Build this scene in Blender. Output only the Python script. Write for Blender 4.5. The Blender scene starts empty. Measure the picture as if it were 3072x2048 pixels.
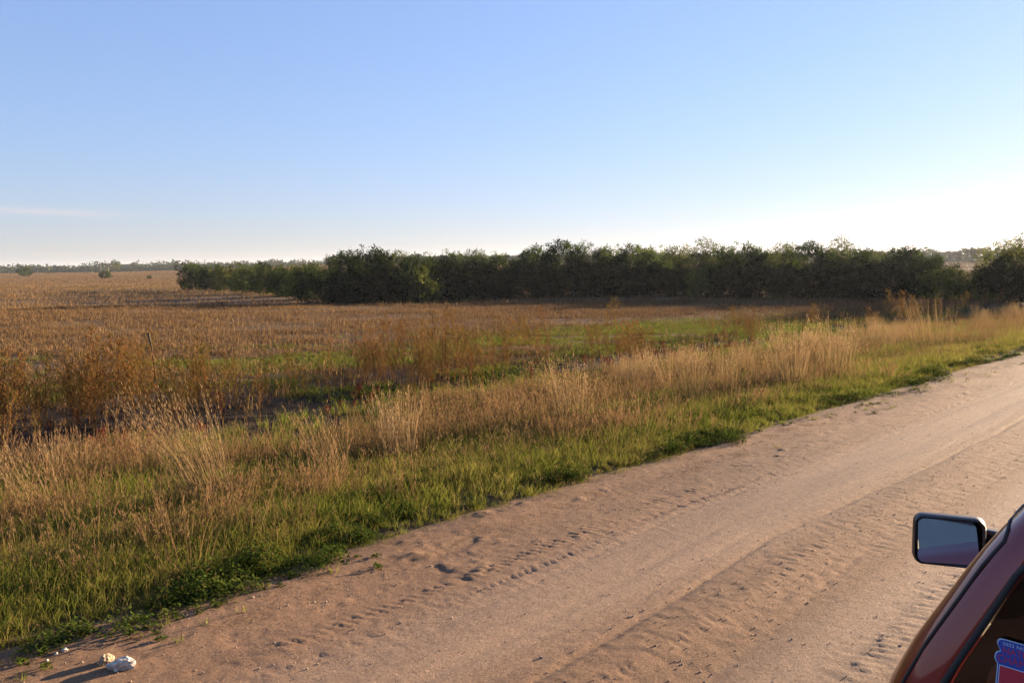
import bpy, math, random
import numpy as np
from mathutils import Vector, Matrix

R = math.radians
rng = np.random.default_rng(11)
random.seed(5)
scene = bpy.context.scene
COL = scene.collection

# ------------------------------------------------------------------ camera, sky, sun, exposure
CAM_H = 2.2
PITCH = math.atan(224 / 2458.0)
ROLL = R(0.75)
ROAD_ANG = R(45.5)                 # road direction, clockwise from the view axis (+Y)
SUN_AZ, SUN_EL = R(54), R(9.0)      # azimuth clockwise from +Y

cam_data = bpy.data.cameras.new('camera')
cam_data.sensor_width = 36.0
cam_data.lens = 36.0 * 2458 / 3072
cam_data.clip_start = 0.05
cam_data.clip_end = 20000
cam = bpy.data.objects.new('camera', cam_data)
COL.objects.link(cam)
cam.matrix_world = (Matrix.Translation((0, 0, CAM_H)) @ Matrix.Rotation(R(90) - PITCH, 4, 'X')
                    @ Matrix.Rotation(-ROLL, 4, 'Z'))
scene.camera = cam

world = bpy.data.worlds.new('World')
scene.world = world
world.use_nodes = True
wn = world.node_tree
wn.nodes.clear()
w_out = wn.nodes.new('ShaderNodeOutputWorld')
w_bg = wn.nodes.new('ShaderNodeBackground')
w_bg.inputs['Strength'].default_value = 0.089
sky = wn.nodes.new('ShaderNodeTexSky')
sky.sky_type = 'NISHITA'
sky.sun_disc = False
sky.sun_elevation = SUN_EL
sky.sun_rotation = SUN_AZ
sky.altitude = 200
sky.air_density = 1.25
sky.dust_density = 0.28
sky.ozone_density = 4.0
# one even tone curve and white balance over the whole sky, as the photograph's camera applied
w_gam = wn.nodes.new('ShaderNodeGamma'); w_gam.inputs[1].default_value = 0.55
w_wb = wn.nodes.new('ShaderNodeMix'); w_wb.data_type = 'RGBA'; w_wb.blend_type = 'MULTIPLY'; w_wb.inputs[0].default_value = 1.0
w_wb.inputs[7].default_value = (0.735, 0.775, 1.07, 1)
wn.links.new(sky.outputs[0], w_gam.inputs[0])
wn.links.new(w_gam.outputs[0], w_wb.inputs[6])
# a single thin streak of high cloud low over the far field
w_tc = wn.nodes.new('ShaderNodeTexCoord')
w_sep = wn.nodes.new('ShaderNodeSeparateXYZ')
wn.links.new(w_tc.outputs['Generated'], w_sep.inputs[0])


def wmath(op, a, b=None, c=None):
    n = wn.nodes.new('ShaderNodeMath'); n.operation = op
    for i, q in enumerate((a, b, c)):
        if q is None:
            continue
        if isinstance(q, (int, float)):
            n.inputs[i].default_value = q
        else:
            wn.links.new(q, n.inputs[i])
    return n.outputs[0]


w_az = wmath('ARCTAN2', w_sep.outputs['X'], w_sep.outputs['Y'])
w_cmb = wn.nodes.new('ShaderNodeCombineXYZ')
wn.links.new(w_az, w_cmb.inputs[0]); wn.links.new(wmath('MULTIPLY', w_sep.outputs['Z'], 9.0), w_cmb.inputs[1])
w_nz = wn.nodes.new('ShaderNodeTexNoise'); w_nz.inputs['Scale'].default_value = 9.0; w_nz.inputs['Detail'].default_value = 6
wn.links.new(w_cmb.outputs[0], w_nz.inputs['Vector'])
w_line = wmath('ADD', wmath('SUBTRACT', w_sep.outputs['Z'], 0.0655), wmath('MULTIPLY', wmath('ADD', w_az, 0.56), 0.03))
w_line = wmath('ADD', w_line, wmath('MULTIPLY', wmath('SUBTRACT', w_nz.outputs['Fac'], 0.5), 0.004))
w_core = wmath('EXPONENT', wmath('MULTIPLY', wmath('POWER', wmath('DIVIDE', w_line, 0.0034), 2.0), -1.0))
w_span = wmath('EXPONENT', wmath('MULTIPLY', wmath('POWER', wmath('DIVIDE', wmath('ADD', w_az, 0.54), 0.10), 4.0), -1.0))
w_fac = wmath('MULTIPLY', wmath('MULTIPLY', w_core, w_span), wmath('MULTIPLY', w_nz.outputs['Fac'], .8))
w_cl = wn.nodes.new('ShaderNodeMix'); w_cl.data_type = 'RGBA'
wn.links.new(w_fac, w_cl.inputs[0]); wn.links.new(w_wb.outputs[2], w_cl.inputs[6])
w_cl.inputs[7].default_value = (1.75, 1.55, 1.6, 1)
wn.links.new(w_cl.outputs[2], w_bg.inputs['Color'])
wn.links.new(w_bg.outputs[0], w_out.inputs['Surface'])

sun_data = bpy.data.lights.new('sun', 'SUN')
sun_data.energy = 5.0
sun_data.angle = R(0.53)
sun_data.color = (1.0, 0.77, 0.52)
sun = bpy.data.objects.new('sun', sun_data)
COL.objects.link(sun)
sun_dir = Vector((math.sin(SUN_AZ) * math.cos(SUN_EL), math.cos(SUN_AZ) * math.cos(SUN_EL), math.sin(SUN_EL)))
sun.rotation_euler = sun_dir.to_track_quat('Z', 'Y').to_euler()
sun.location = sun_dir * 300

scene.view_settings.view_transform = 'Standard'
scene.view_settings.look = 'None'
scene.view_settings.gamma = 1.0
scene.view_settings.exposure = 2.4
scene.render.engine = 'CYCLES'
scene.cycles.max_bounces = 8
scene.cycles.diffuse_bounces = 3
scene.cycles.transmission_bounces = 6
scene.cycles.transparent_max_bounces = 8
scene.cycles.volume_bounces = 0
scene.cycles.use_denoising = True

# ------------------------------------------------------------------ helpers
DX, DY = math.sin(ROAD_ANG), math.cos(ROAD_ANG)       # along the road
NX, NY = -math.cos(ROAD_ANG), math.sin(ROAD_ANG)      # to its left


def st_to_xy(s, t):
    return s * DX + t * NX, s * DY + t * NY


def xy_to_st(x, y):
    return x * DX + y * DY, x * NX + y * NY


def _hash(ix, iy, seed):
    h = (ix.astype(np.int64) * 374761393 + iy.astype(np.int64) * 668265263 + seed * 974634777) & 0x7fffffff
    h = ((h ^ (h >> 13)) * 1274126177) & 0x7fffffff
    h = (h ^ (h >> 16)) & 0xffffff
    return h / float(0xffffff)


def vnoise(x, y, seed=0):
    x = np.asarray(x, float); y = np.asarray(y, float)
    ix = np.floor(x); iy = np.floor(y)
    fx = x - ix; fy = y - iy
    fx = fx * fx * (3 - 2 * fx); fy = fy * fy * (3 - 2 * fy)
    a = _hash(ix, iy, seed); b = _hash(ix + 1, iy, seed)
    c = _hash(ix, iy + 1, seed); d = _hash(ix + 1, iy + 1, seed)
    return (a * (1 - fx) + b * fx) * (1 - fy) + (c * (1 - fx) + d * fx) * fy


def fbm(x, y, seed=0, octs=4):
    v = 0; a = 0.5
    for o in range(octs):
        v = v + a * vnoise(x * 2 ** o, y * 2 ** o, seed + o * 17); a *= 0.5
    return v / (1 - 0.5 ** octs)


def sstep(a, b, x):
    u = np.clip((np.asarray(x, float) - a) / (b - a), 0, 1)
    return u * u * (3 - 2 * u)


PT = [-400, -60, -12, -5, -3.2, -2.6, 5.15, 5.6, 6.6, 8.5, 11, 13.5, 15.2, 15.9, 16.6, 17.4, 30, 60, 90, 4000]
PZ = [-1.2, -1.2, -1.0, -.55, -.12, -.06, -.06, 0.0, -.08, -.34, -.72, -.86, -.88, -1.12, -1.05, -.86, -1.02, -1.15, -1.15, -1.15]
RA = [-1.2, -.64, -.5, -.38, -.24, -.1, .2, .5, .7, 1.2]
RZ = [2.4, 3.2, 2.8, 3.8, 6.4, 5.6, 4.5, 3.4, 3.2, 3.0]


def terrain(x, y):
    x = np.asarray(x, float); y = np.asarray(y, float)
    s, t = xy_to_st(x, y)
    z = np.interp(t, PT, PZ)
    # creek hollow along the tree belt
    yb = np.interp(x, [-70, -22, -12, 0, 19, 42, 70], [165, 101, 95, 113, 99, 84, 60])
    z = z - 0.0 * np.exp(-((y - yb) / 22.0) ** 2) * sstep(10, 25, t) * sstep(-90, -50, x)
    z = z - .42 * np.exp(-((x + 30) / 20.0) ** 2 - ((y - 86) / 13.0) ** 2) + .34 * np.exp(-((x + 34) / 24.0) ** 2 - ((y - 66) / 11.0) ** 2)
    # the far ground rises to a low crest, then falls away
    yy = np.maximum(y, 1.0)
    rise = np.interp(x / yy, RA, RZ)
    z = z + rise * sstep(170, 640, yy) - (rise + 3.0) * sstep(640, 880, yy)
    # gentle swells and tillage
    off = sstep(17, 24, t) + sstep(-4, -10, t)
    z = z + off * (0.16 * (fbm(x / 14, y / 14, 3) - .5) + 0.05 * (fbm(x / 2.1, y / 2.1, 5) - .5))
    z = z + 0.05 * sstep(5.5, 6.2, t) * (fbm(x / .7, y / .7, 9) - .5)
    return z


def new_mesh(name, v, f, mats, tint=None, midx=None, smooth=False):
    me = bpy.data.meshes.new(name)
    v = np.asarray(v, np.float32)
    if isinstance(f, np.ndarray):
        n, k = f.shape
        me.vertices.add(len(v)); me.vertices.foreach_set('co', v.ravel())
        me.loops.add(n * k); me.loops.foreach_set('vertex_index', f.astype(np.int32).ravel())
        me.polygons.add(n)
        me.polygons.foreach_set('loop_start', np.arange(0, n * k, k, dtype=np.int32))
        me.polygons.foreach_set('loop_total', np.full(n, k, np.int32))
        me.update(calc_edges=True)
    else:
        me.from_pydata([tuple(p) for p in v], [], f)
    for m in (mats if isinstance(mats, (list, tuple)) else [mats]):
        me.materials.append(m)
    if midx is not None:
        me.polygons.foreach_set('material_index', np.asarray(midx, np.int32))
    if tint is not None:
        a = me.attributes.new('tint', 'FLOAT', 'POINT')
        a.data.foreach_set('value', np.asarray(tint, np.float32))
    if smooth:
        me.polygons.foreach_set('use_smooth', np.ones(len(me.polygons), bool))
    me.update()
    return me


def link(name, me, parent=None, loc=None):
    o = bpy.data.objects.new(name, me)
    COL.objects.link(o)
    if parent is not None:
        o.parent = parent
    if loc is not None:
        o.location = loc
    return o


def tag(o, label=None, cat=None, group=None, kind=None):
    if label: o['label'] = label
    if cat: o['category'] = cat
    if group: o['group'] = group
    if kind: o['kind'] = kind
    return o


def empty(name, loc=(0, 0, 0), rz=0):
    o = bpy.data.objects.new(name, None)
    COL.objects.link(o)
    o.location = loc; o.rotation_euler = (0, 0, rz)
    return o


# ------------------------------------------------------------------ materials
def mat_new(name):
    m = bpy.data.materials.new(name); m.use_nodes = True
    nt = m.node_tree; nt.nodes.clear()
    out = nt.nodes.new('ShaderNodeOutputMaterial')
    return m, nt, out


def N(nt, typ, **kw):
    n = nt.nodes.new(typ)
    for k, v in kw.items():
        setattr(n, k, v)
    return n


def ramp(nt, stops, interp='LINEAR'):
    r = N(nt, 'ShaderNodeValToRGB')
    r.color_ramp.interpolation = interp
    e = r.color_ramp.elements
    while len(e) > 1:
        e.remove(e[-1])
    e[0].position = stops[0][0]; e[0].color = (*stops[0][1], 1)
    for p, c in stops[1:]:
        k = e.new(p); k.color = (*c, 1)
    return r


def foliage_mat(name, stops, transl=0.4, inst=True, amount=0.55, gloss=0.0):
    """Leaf or blade: diffuse and translucent; colour from a per-blade and a per-plant random number."""
    m, nt, out = mat_new(name)
    a1 = N(nt, 'ShaderNodeAttribute', attribute_name='tint')
    if inst:
        a2 = N(nt, 'ShaderNodeAttribute', attribute_name='ptint', attribute_type='INSTANCER')
        mx = N(nt, 'ShaderNodeMix'); mx.inputs[0].default_value = amount
        nt.links.new(a1.outputs['Fac'], mx.inputs[2]); nt.links.new(a2.outputs['Fac'], mx.inputs[3])
        fac = mx.outputs[0]
    else:
        oi = N(nt, 'ShaderNodeObjectInfo')
        mx = N(nt, 'ShaderNodeMix'); mx.inputs[0].default_value = 0.3
        nt.links.new(a1.outputs['Fac'], mx.inputs[2]); nt.links.new(oi.outputs['Random'], mx.inputs[3])
        fac = mx.outputs[0]
    rp = ramp(nt, [(p, tuple(c * .80 for c in q)) for p, q in stops])
    nt.links.new(fac, rp.inputs[0])
    d = N(nt, 'ShaderNodeBsdfDiffuse'); t = N(nt, 'ShaderNodeBsdfTranslucent')
    nt.links.new(rp.outputs[0], d.inputs[0]); nt.links.new(rp.outputs[0], t.inputs[0])
    ms = N(nt, 'ShaderNodeMixShader'); ms.inputs[0].default_value = transl
    nt.links.new(d.outputs[0], ms.inputs[1]); nt.links.new(t.outputs[0], ms.inputs[2])
    last = ms
    if gloss > 0:
        g = N(nt, 'ShaderNodeBsdfGlossy'); g.inputs['Roughness'].default_value = 0.45
        g.inputs[0].default_value = (.6, .6, .55, 1)
        m2 = N(nt, 'ShaderNodeMixShader'); m2.inputs[0].default_value = gloss
        nt.links.new(ms.outputs[0], m2.inputs[1]); nt.links.new(g.outputs[0], m2.inputs[2]); last = m2
    nt.links.new(last.outputs[0], out.inputs[0])
    return m


def plain_mat(name, col, rough=0.6, metal=0.0, coat=0.0, spec=0.5, noise=0.0, nscale=30, bump=0.0):
    m, nt, out = mat_new(name)
    b = N(nt, 'ShaderNodeBsdfPrincipled')
    b.inputs['Base Color'].default_value = (*col, 1)
    b.inputs['Roughness'].default_value = rough
    b.inputs['Metallic'].default_value = metal
    b.inputs['Coat Weight'].default_value = coat
    b.inputs['Coat Roughness'].default_value = 0.04
    b.inputs['Specular IOR Level'].default_value = spec
    if noise or bump:
        tc = N(nt, 'ShaderNodeTexCoord')
        nz = N(nt, 'ShaderNodeTexNoise'); nz.inputs['Scale'].default_value = nscale; nz.inputs['Detail'].default_value = 5
        nt.links.new(tc.outputs['Object'], nz.inputs['Vector'])
        if noise:
            rp = ramp(nt, [(0.3, tuple(c * (1 - noise) for c in col)), (0.7, tuple(min(1, c * (1 + noise)) for c in col))])
            nt.links.new(nz.outputs['Fac'], rp.inputs[0]); nt.links.new(rp.outputs[0], b.inputs['Base Color'])
        if bump:
            bp = N(nt, 'ShaderNodeBump'); bp.inputs['Strength'].default_value = bump; bp.inputs['Distance'].default_value = 0.02
            nt.links.new(nz.outputs['Fac'], bp.inputs['Height']); nt.links.new(bp.outputs[0], b.inputs['Normal'])
    nt.links.new(b.outputs[0], out.inputs[0])
    return m


# greens, tans and browns of the plants
VERGE_C = [(0.0, (.040, .068, .012)), (.22, (.105, .135, .021)), (.5, (.19, .19, .034)), (.72, (.25, .20, .055)), (1, (.34, .23, .095))]
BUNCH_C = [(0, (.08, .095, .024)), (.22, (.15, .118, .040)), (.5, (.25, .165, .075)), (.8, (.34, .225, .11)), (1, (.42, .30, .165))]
BROWN_C = [(0, (.06, .085, .020)), (.28, (.12, .105, .034)), (.55, (.20, .122, .054)), (.85, (.27, .155, .078)), (1, (.34, .22, .125))]
WEED_C = [(0, (.095, .10, .022)), (.3, (.16, .12, .032)), (.55, (.21, .108, .034)), (.8, (.265, .112, .046)), (1, (.33, .175, .078))]
RED_C = [(0, (.10, .03, .02)), (.6, (.18, .05, .03)), (1, (.24, .085, .05))]
STUB_C = [(0, (.045, .028, .016)), (.35, (.105, .062, .032)), (.65, (.20, .122, .060)), (.85, (.31, .205, .105)), (1, (.46, .33, .19))]
M_VERGE = foliage_mat('verge_grass_blades', VERGE_C, .5)
M_FORB = foliage_mat('low_broad_leaves', [(0, (.028, .048, .010)), (.5, (.07, .10, .018)), (1, (.15, .15, .034))], .4)
M_SEED = foliage_mat('foxtail_heads', [(0, (.11, .075, .03)), (.5, (.17, .11, .05)), (1, (.24, .16, .08))], .35)
M_BUNCH = foliage_mat('bunchgrass_stems', BUNCH_C, .4)
M_BROWN = foliage_mat('fine_brown_grass', BROWN_C, .4)
M_WEED = foliage_mat('weed_leaves', WEED_C, .4)
M_RED = foliage_mat('red_weed', RED_C, .35)
M_STUB = foliage_mat('stubble_stalks', STUB_C, .15, amount=.3)
M_FIELDGREEN = foliage_mat('field_seedlings', [(0, (.05, .066, .013)), (.5, (.125, .15, .024)), (1, (.22, .215, .042))], .5)
M_BUNCH_ONE = foliage_mat('bunchgrass_stems_of_one_clump', BUNCH_C, .4, inst=False)
M_RED_ONE = foliage_mat('red_weed_of_one_plant', RED_C, .35, inst=False)
M_WEED_ONE = foliage_mat('weed_leaves_of_one_plant', WEED_C, .4, inst=False)
M_TREE = foliage_mat('tree_leaves', [(0, (.005, .010, .003)), (.3, (.016, .029, .006)), (.6, (.060, .090, .015)), (1, (.19, .22, .04))], .5, inst=False)
M_TREE_Y = foliage_mat('yellowing_tree_leaves', [(0, (.014, .022, .006)), (.4, (.062, .082, .016)), (1, (.21, .205, .045))], .5, inst=False)
M_SHRUB_SHADED = foliage_mat('shaded_shrub_leaves', [(0, (.005, .009, .003)), (.5, (.012, .019, .005)), (1, (.035, .042, .010))], .3, inst=False)  # shrub leaves darkened in colour to paint the shade at the belt's foot
M_FAR = foliage_mat('distant_leaves', [(0, (.03, .045, .02)), (.5, (.05, .07, .026)), (.85, (.085, .09, .035)), (1, (.13, .105, .06))], .3, inst=False)
M_BARK = plain_mat('bark', (.10, .075, .055), .9, noise=.4, nscale=12)
M_WOOD = plain_mat('weathered_pole_wood', (.16, .13, .11), .85, noise=.3, nscale=6)
M_WIRE = plain_mat('wire', (.25, .25, .26), .4, metal=.6)


def ground_material():
    m, nt, out = mat_new('soil_and_litter')
    L = nt.links.new
    geo = N(nt, 'ShaderNodeNewGeometry')
    dot = N(nt, 'ShaderNodeVectorMath', operation='DOT_PRODUCT'); dot.inputs[1].default_value = (NX, NY, 0)
    L(geo.outputs['Position'], dot.inputs[0])
    n1 = N(nt, 'ShaderNodeTexNoise'); n1.inputs['Scale'].default_value = 0.35; n1.inputs['Detail'].default_value = 6; n1.inputs['Roughness'].default_value = .6
    L(geo.outputs['Position'], n1.inputs['Vector'])
    n2 = N(nt, 'ShaderNodeTexNoise'); n2.inputs['Scale'].default_value = 5.0; n2.inputs['Detail'].default_value = 8; n2.inputs['Roughness'].default_value = .7
    L(geo.outputs['Position'], n2.inputs['Vector'])
    # straw lying in drifts, stretched across the slope
    mp = N(nt, 'ShaderNodeMapping'); mp.inputs['Scale'].default_value = (.35, 1.6, 1); mp.inputs['Rotation'].default_value = (0, 0, R(-8))
    L(geo.outputs['Position'], mp.inputs['Vector'])
    n3 = N(nt, 'ShaderNodeTexNoise'); n3.inputs['Scale'].default_value = .25; n3.inputs['Detail'].default_value = 7; n3.inputs['Roughness'].default_value = .62
    L(mp.outputs[0], n3.inputs['Vector'])
    field = ramp(nt, [(.28, (0.0425, 0.0289, 0.0204)), (.45, (0.0935, 0.0595, 0.0357)), (.62, (0.1530, 0.0978, 0.0553)), (.8, (0.2210, 0.1530, 0.0850))])
    mixn = N(nt, 'ShaderNodeMix'); mixn.inputs[0].default_value = .45
    L(n3.outputs['Fac'], mixn.inputs[2]); L(n2.outputs['Fac'], mixn.inputs[3]); L(mixn.outputs[0], field.inputs[0])
    far = ramp(nt, [(.3, (0.0808, 0.0578, 0.0238)), (.5, (0.1445, 0.0952, 0.0382)), (.7, (0.2125, 0.1403, 0.0595))])
    L(mixn.outputs[0], far.inputs[0])
    verge = ramp(nt, [(.3, (0.0298, 0.0221, 0.0136)), (.55, (0.0638, 0.0450, 0.0263)), (.75, (0.1105, 0.0765, 0.0442))])
    L(n2.outputs['Fac'], verge.inputs[0])
    sep = N(nt, 'ShaderNodeSeparateXYZ'); L(geo.outputs['Position'], sep.inputs[0])
    f1 = N(nt, 'ShaderNodeMapRange'); f1.inputs['From Min'].default_value = 15.0; f1.inputs['From Max'].default_value = 18.5
    L(dot.outputs['Value'], f1.inputs['Value'])
    f2 = N(nt, 'ShaderNodeMapRange'); f2.inputs['From Min'].default_value = 110; f2.inputs['From Max'].default_value = 260
    L(sep.outputs['Y'], f2.inputs['Value'])
    mA = N(nt, 'ShaderNodeMix', data_type='RGBA'); L(f1.outputs[0], mA.inputs[0]); L(verge.outputs[0], mA.inputs[6]); L(field.outputs[0], mA.inputs[7])
    soil = ramp(nt, [(.3, (0.0187, 0.0136, 0.0102)), (.6, (0.0382, 0.0272, 0.0195)), (.85, (0.0723, 0.0510, 0.0357))]); L(n2.outputs['Fac'], soil.inputs[0])
    sb = ramp(nt, [(0, (0, 0, 0)), (.25, (1, 1, 1)), (.62, (1, 1, 1)), (1, (0, 0, 0))])       # turned soil along the field edge
    sm = N(nt, 'ShaderNodeMapRange'); sm.inputs['From Min'].default_value = 13.6; sm.inputs['From Max'].default_value = 20.5
    L(dot.outputs['Value'], sm.inputs['Value']); L(sm.outputs[0], sb.inputs[0])
    mS = N(nt, 'ShaderNodeMix', data_type='RGBA'); L(sb.outputs[0], mS.inputs[0]); L(mA.outputs[2], mS.inputs[6]); L(soil.outputs[0], mS.inputs[7])
    mB = N(nt, 'ShaderNodeMix', data_type='RGBA'); L(f2.outputs[0], mB.inputs[0]); L(mS.outputs[2], mB.inputs[6]); L(far.outputs[0], mB.inputs[7])
    b = N(nt, 'ShaderNodeBsdfPrincipled'); b.inputs['Roughness'].default_value = .95; b.inputs['Specular IOR Level'].default_value = .1
    L(mB.outputs[2], b.inputs['Base Color'])
    bp = N(nt, 'ShaderNodeBump'); bp.inputs['Strength'].default_value = .8; bp.inputs['Distance'].default_value = .12
    L(n2.outputs['Fac'], bp.inputs['Height']); L(bp.outputs[0], b.inputs['Normal'])
    L(b.outputs[0], out.inputs[0])
    return m


def road_material():
    m, nt, out = mat_new('packed_sand_and_gravel')
    L = nt.links.new
    geo = N(nt, 'ShaderNodeNewGeometry')
    dt = N(nt, 'ShaderNodeVectorMath', operation='DOT_PRODUCT'); dt.inputs[1].default_value = (NX, NY, 0)
    ds = N(nt, 'ShaderNodeVectorMath', operation='DOT_PRODUCT'); ds.inputs[1].default_value = (DX, DY, 0)
    L(geo.outputs['Position'], dt.inputs[0]); L(geo.outputs['Position'], ds.inputs[0])
    cx = N(nt, 'ShaderNodeCombineXYZ')
    sc = N(nt, 'ShaderNodeMath', operation='MULTIPLY'); sc.inputs[1].default_value = .12
    L(ds.outputs['Value'], sc.inputs[0]); L(sc.outputs[0], cx.inputs[0]); L(dt.outputs['Value'], cx.inputs[1])
    streak = N(nt, 'ShaderNodeTexNoise'); streak.inputs['Scale'].default_value = 1.7; streak.inputs['Detail'].default_value = 5; streak.inputs['Roughness'].default_value = .6
    L(cx.outputs[0], streak.inputs['Vector'])
    n2 = N(nt, 'ShaderNodeTexNoise'); n2.inputs['Scale'].default_value = 52; n2.inputs['Detail'].default_value = 7; n2.inputs['Roughness'].default_value = .8
    L(geo.outputs['Position'], n2.inputs['Vector'])
    vor = N(nt, 'ShaderNodeTexVoronoi'); vor.inputs['Scale'].default_value = 75
    L(geo.outputs['Position'], vor.inputs['Vector'])
    # paler, greyer, finer sand where the wheels run
    band = ramp(nt, [(0, (0, 0, 0)), (.24, (0, 0, 0)), (.275, (.9,) * 3), (.33, (.9,) * 3), (.375, (.0,) * 3), (.47, (.05,) * 3), (.55, (.75,) * 3), (.63, (.8,) * 3), (.70, (.1,) * 3), (.8, (0, 0, 0))])
    mr = N(nt, 'ShaderNodeMapRange'); mr.inputs['From Min'].default_value = 0.0; mr.inputs['From Max'].default_value = 6.0
    wob = N(nt, 'ShaderNodeMath', operation='MULTIPLY_ADD'); wob.inputs[1].default_value = .55
    L(streak.outputs['Fac'], wob.inputs[0])
    tt = N(nt, 'ShaderNodeMath', operation='ADD'); tt.inputs[1].default_value = -.27
    L(dt.outputs['Value'], tt.inputs[0]); L(tt.outputs[0], wob.inputs[2])
    L(wob.outputs[0], mr.inputs['Value']); L(mr.outputs[0], band.inputs[0])
    base = ramp(nt, [(.25, (0.1178, 0.0684, 0.0397)), (.5, (0.1877, 0.1104, 0.0640)), (.75, (0.2429, 0.1487, 0.0905))])
    L(n2.outputs['Fac'], base.inputs[0])
    pale = ramp(nt, [(.3, (0.2040, 0.1360, 0.0920)), (.7, (0.2720, 0.1888, 0.1320))])
    L(n2.outputs['Fac'], pale.inputs[0])
    mx = N(nt, 'ShaderNodeMix', data_type='RGBA')
    L(band.outputs[0], mx.inputs[0]); L(base.outputs[0], mx.inputs[6]); L(pale.outputs[0], mx.inputs[7])
    # scattered lighter and darker grains
    gr = ramp(nt, [(0, (.5, .48, .48)), (.4, (1, 1, 1)), (.85, (1.05, 1.05, 1.05)), (1, (1.7, 1.65, 1.6))])
    L(vor.outputs['Color'], gr.inputs[0])
    mul = N(nt, 'ShaderNodeMix', data_type='RGBA', blend_type='MULTIPLY'); mul.inputs[0].default_value = .8
    L(mx.outputs[2], mul.inputs[6]); L(gr.outputs[0], mul.inputs[7])
    st = ramp(nt, [(.33, (.78, .77, .79)), (.62, (1.08, 1.06, 1.04))])
    L(streak.outputs['Fac'], st.inputs[0])
    mul2 = N(nt, 'ShaderNodeMix', data_type='RGBA', blend_type='MULTIPLY'); mul2.inputs[0].default_value = 1
    L(mul.outputs[2], mul2.inputs[6]); L(st.outputs[0], mul2.inputs[7])
    b = N(nt, 'ShaderNodeBsdfPrincipled'); b.inputs['Roughness'].default_value = .9; b.inputs['Specular IOR Level'].default_value = .15
    L(mul2.outputs[2], b.inputs['Base Color'])
    bp = N(nt, 'ShaderNodeBump'); bp.inputs['Strength'].default_value = .9; bp.inputs['Distance'].default_value = .010
    L(n2.outputs['Fac'], bp.inputs['Height']); L(bp.outputs[0], b.inputs['Normal'])
    L(b.outputs[0], out.inputs[0])
    return m


# ------------------------------------------------------------------ ground and road
def build_ground():
    az = np.concatenate([np.linspace(-180, -48, 34)[:-1], np.linspace(-48, 48, 260), np.linspace(48, 180, 34)[1:-1]])
    rr = np.concatenate([np.linspace(.5, 30, 120), np.geomspace(30.3, 220, 130)[0:], np.geomspace(228, 1200, 60), np.geomspace(1300, 7000, 14)])
    A, RR = np.meshgrid(np.radians(az), rr, indexing='ij')
    x = RR * np.sin(A); y = RR * np.cos(A)
    z = terrain(x, y)
    na, nr = A.shape
    v = np.stack([x, y, z], -1).reshape(-1, 3)
    i = np.arange(na)[:, None]; j = np.arange(nr - 1)[None]
    i2 = (i + 1) % na
    f = np.stack([i * nr + j, i * nr + j + 1, i2 * nr + j + 1, i2 * nr + j], -1).reshape(-1, 4)
    f = f[:, ::-1]
    c = len(v)
    v = np.vstack([v, [[0, 0, -.06]]])
    me = new_mesh('ground', v, f, ground_material(), smooth=True)
    tag(link('ground', me), 'brown harvested field and roadside soil reaching to the horizon', 'ground', kind='structure')


def road_height(s, t):
    z = 0.02 * (1 - ((t - 1.5) / 4.0) ** 2).clip(-1, 1)
    wav = .14 * (fbm(s / 3.0, t * 0 + 3, 21) - .5) * 2
    tw = t + wav
    smooth = np.exp(-((tw - 3.45) / .42) ** 4) + np.exp(-((tw - 2.05) / .2) ** 4)
    loose = sstep(4.05, 4.4, tw)
    rough = (1 - .92 * smooth.clip(0, 1)) * (1 - .35 * loose)
    # gravelly grain, larger in the ridge between the wheel paths, combed a little across the road
    z = z + rough * (.0058 * (fbm(s / .05, t / .09, 31, 3) - .5) + .0042 * (vnoise(s / .045, t / .05, 35) - .5))
    z = z + .002 * (vnoise(s / .045, t / .05, 41) - .5)
    # long faint ridges left by passing wheels
    z = z + .0075 * (fbm(s / 5.0 + 2, tw / .07, 43, 3) - .5) * (1 - .6 * loose) + .016 * (fbm(s / 8.0, tw / .30, 45, 2) - .5)
    z = z + rough * .018 * np.exp(-((tw - 2.72) / .28) ** 2)
    # loose sand thrown to the side: low lumps and small pits, uneven along the road
    z = z + loose * .020 * (fbm(s / .8, t / .35, 51, 4) - .5)
    z = z + loose * .013 * np.maximum(0, fbm(s / .22, t / .13, 55, 3) - .60) * 5 * sstep(.50, .68, fbm(s / 1.3, t / .5, 58, 2))
    z = z - loose * .005 * sstep(.62, .85, vnoise(s / .16, t / .10, 61)) * sstep(.55, .7, fbm(s / .9, t / .6, 63, 2))
    # tyre tread printed along the inner side of the loose sand
    p = s / .068
    lug = np.abs((p + .25 * np.sin(t * 40)) % 1 - .5) < .25
    fade = sstep(.35, .65, fbm(s / 1.3, t * 0 + 1, 71))
    z = z - .008 * lug * np.exp(-((tw - 4.02) / .042) ** 4) * (.45 + .55 * fade) * (.4 + .6 * vnoise(s / .11, t / .05, 79))
    p2 = s / .075
    lug2 = np.abs((p2 + t * 5) % 1 - .5) < .25
    z = z + .006 * (.4 + .6 * vnoise(s / .09, t / .05, 78)) * lug2 * np.exp(-((t + .3 * wav - 1.72) / .08) ** 4) * (.3 + .7 * sstep(.3, .6, fbm(s / .8, t / .1, 73)))
    z = z + .005 * lug2 * np.exp(-((tw - 4.28) / .07) ** 4) * sstep(.45, .6, fbm(s / .8, t * 0 + 2, 75))
    z = z + .003 * lug * np.exp(-((tw - 2.62) / .06) ** 4) * sstep(.45, .6, fbm(s / .9, t * 0 + 4, 77))
    # narrow grooves at the edges of the wheel path
    for c, a, w in ((2.98, .016, .03), (3.16, .005, .02), (3.42, .007, .05), (3.86, .006, .03), (2.30, .006, .03)):
        z = z - a * np.exp(-((tw + .05 * np.sin(s * .7) - c) / w) ** 2)
    z = z - .07 * sstep(5.15, 5.75, t)
    return z + .012


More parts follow.
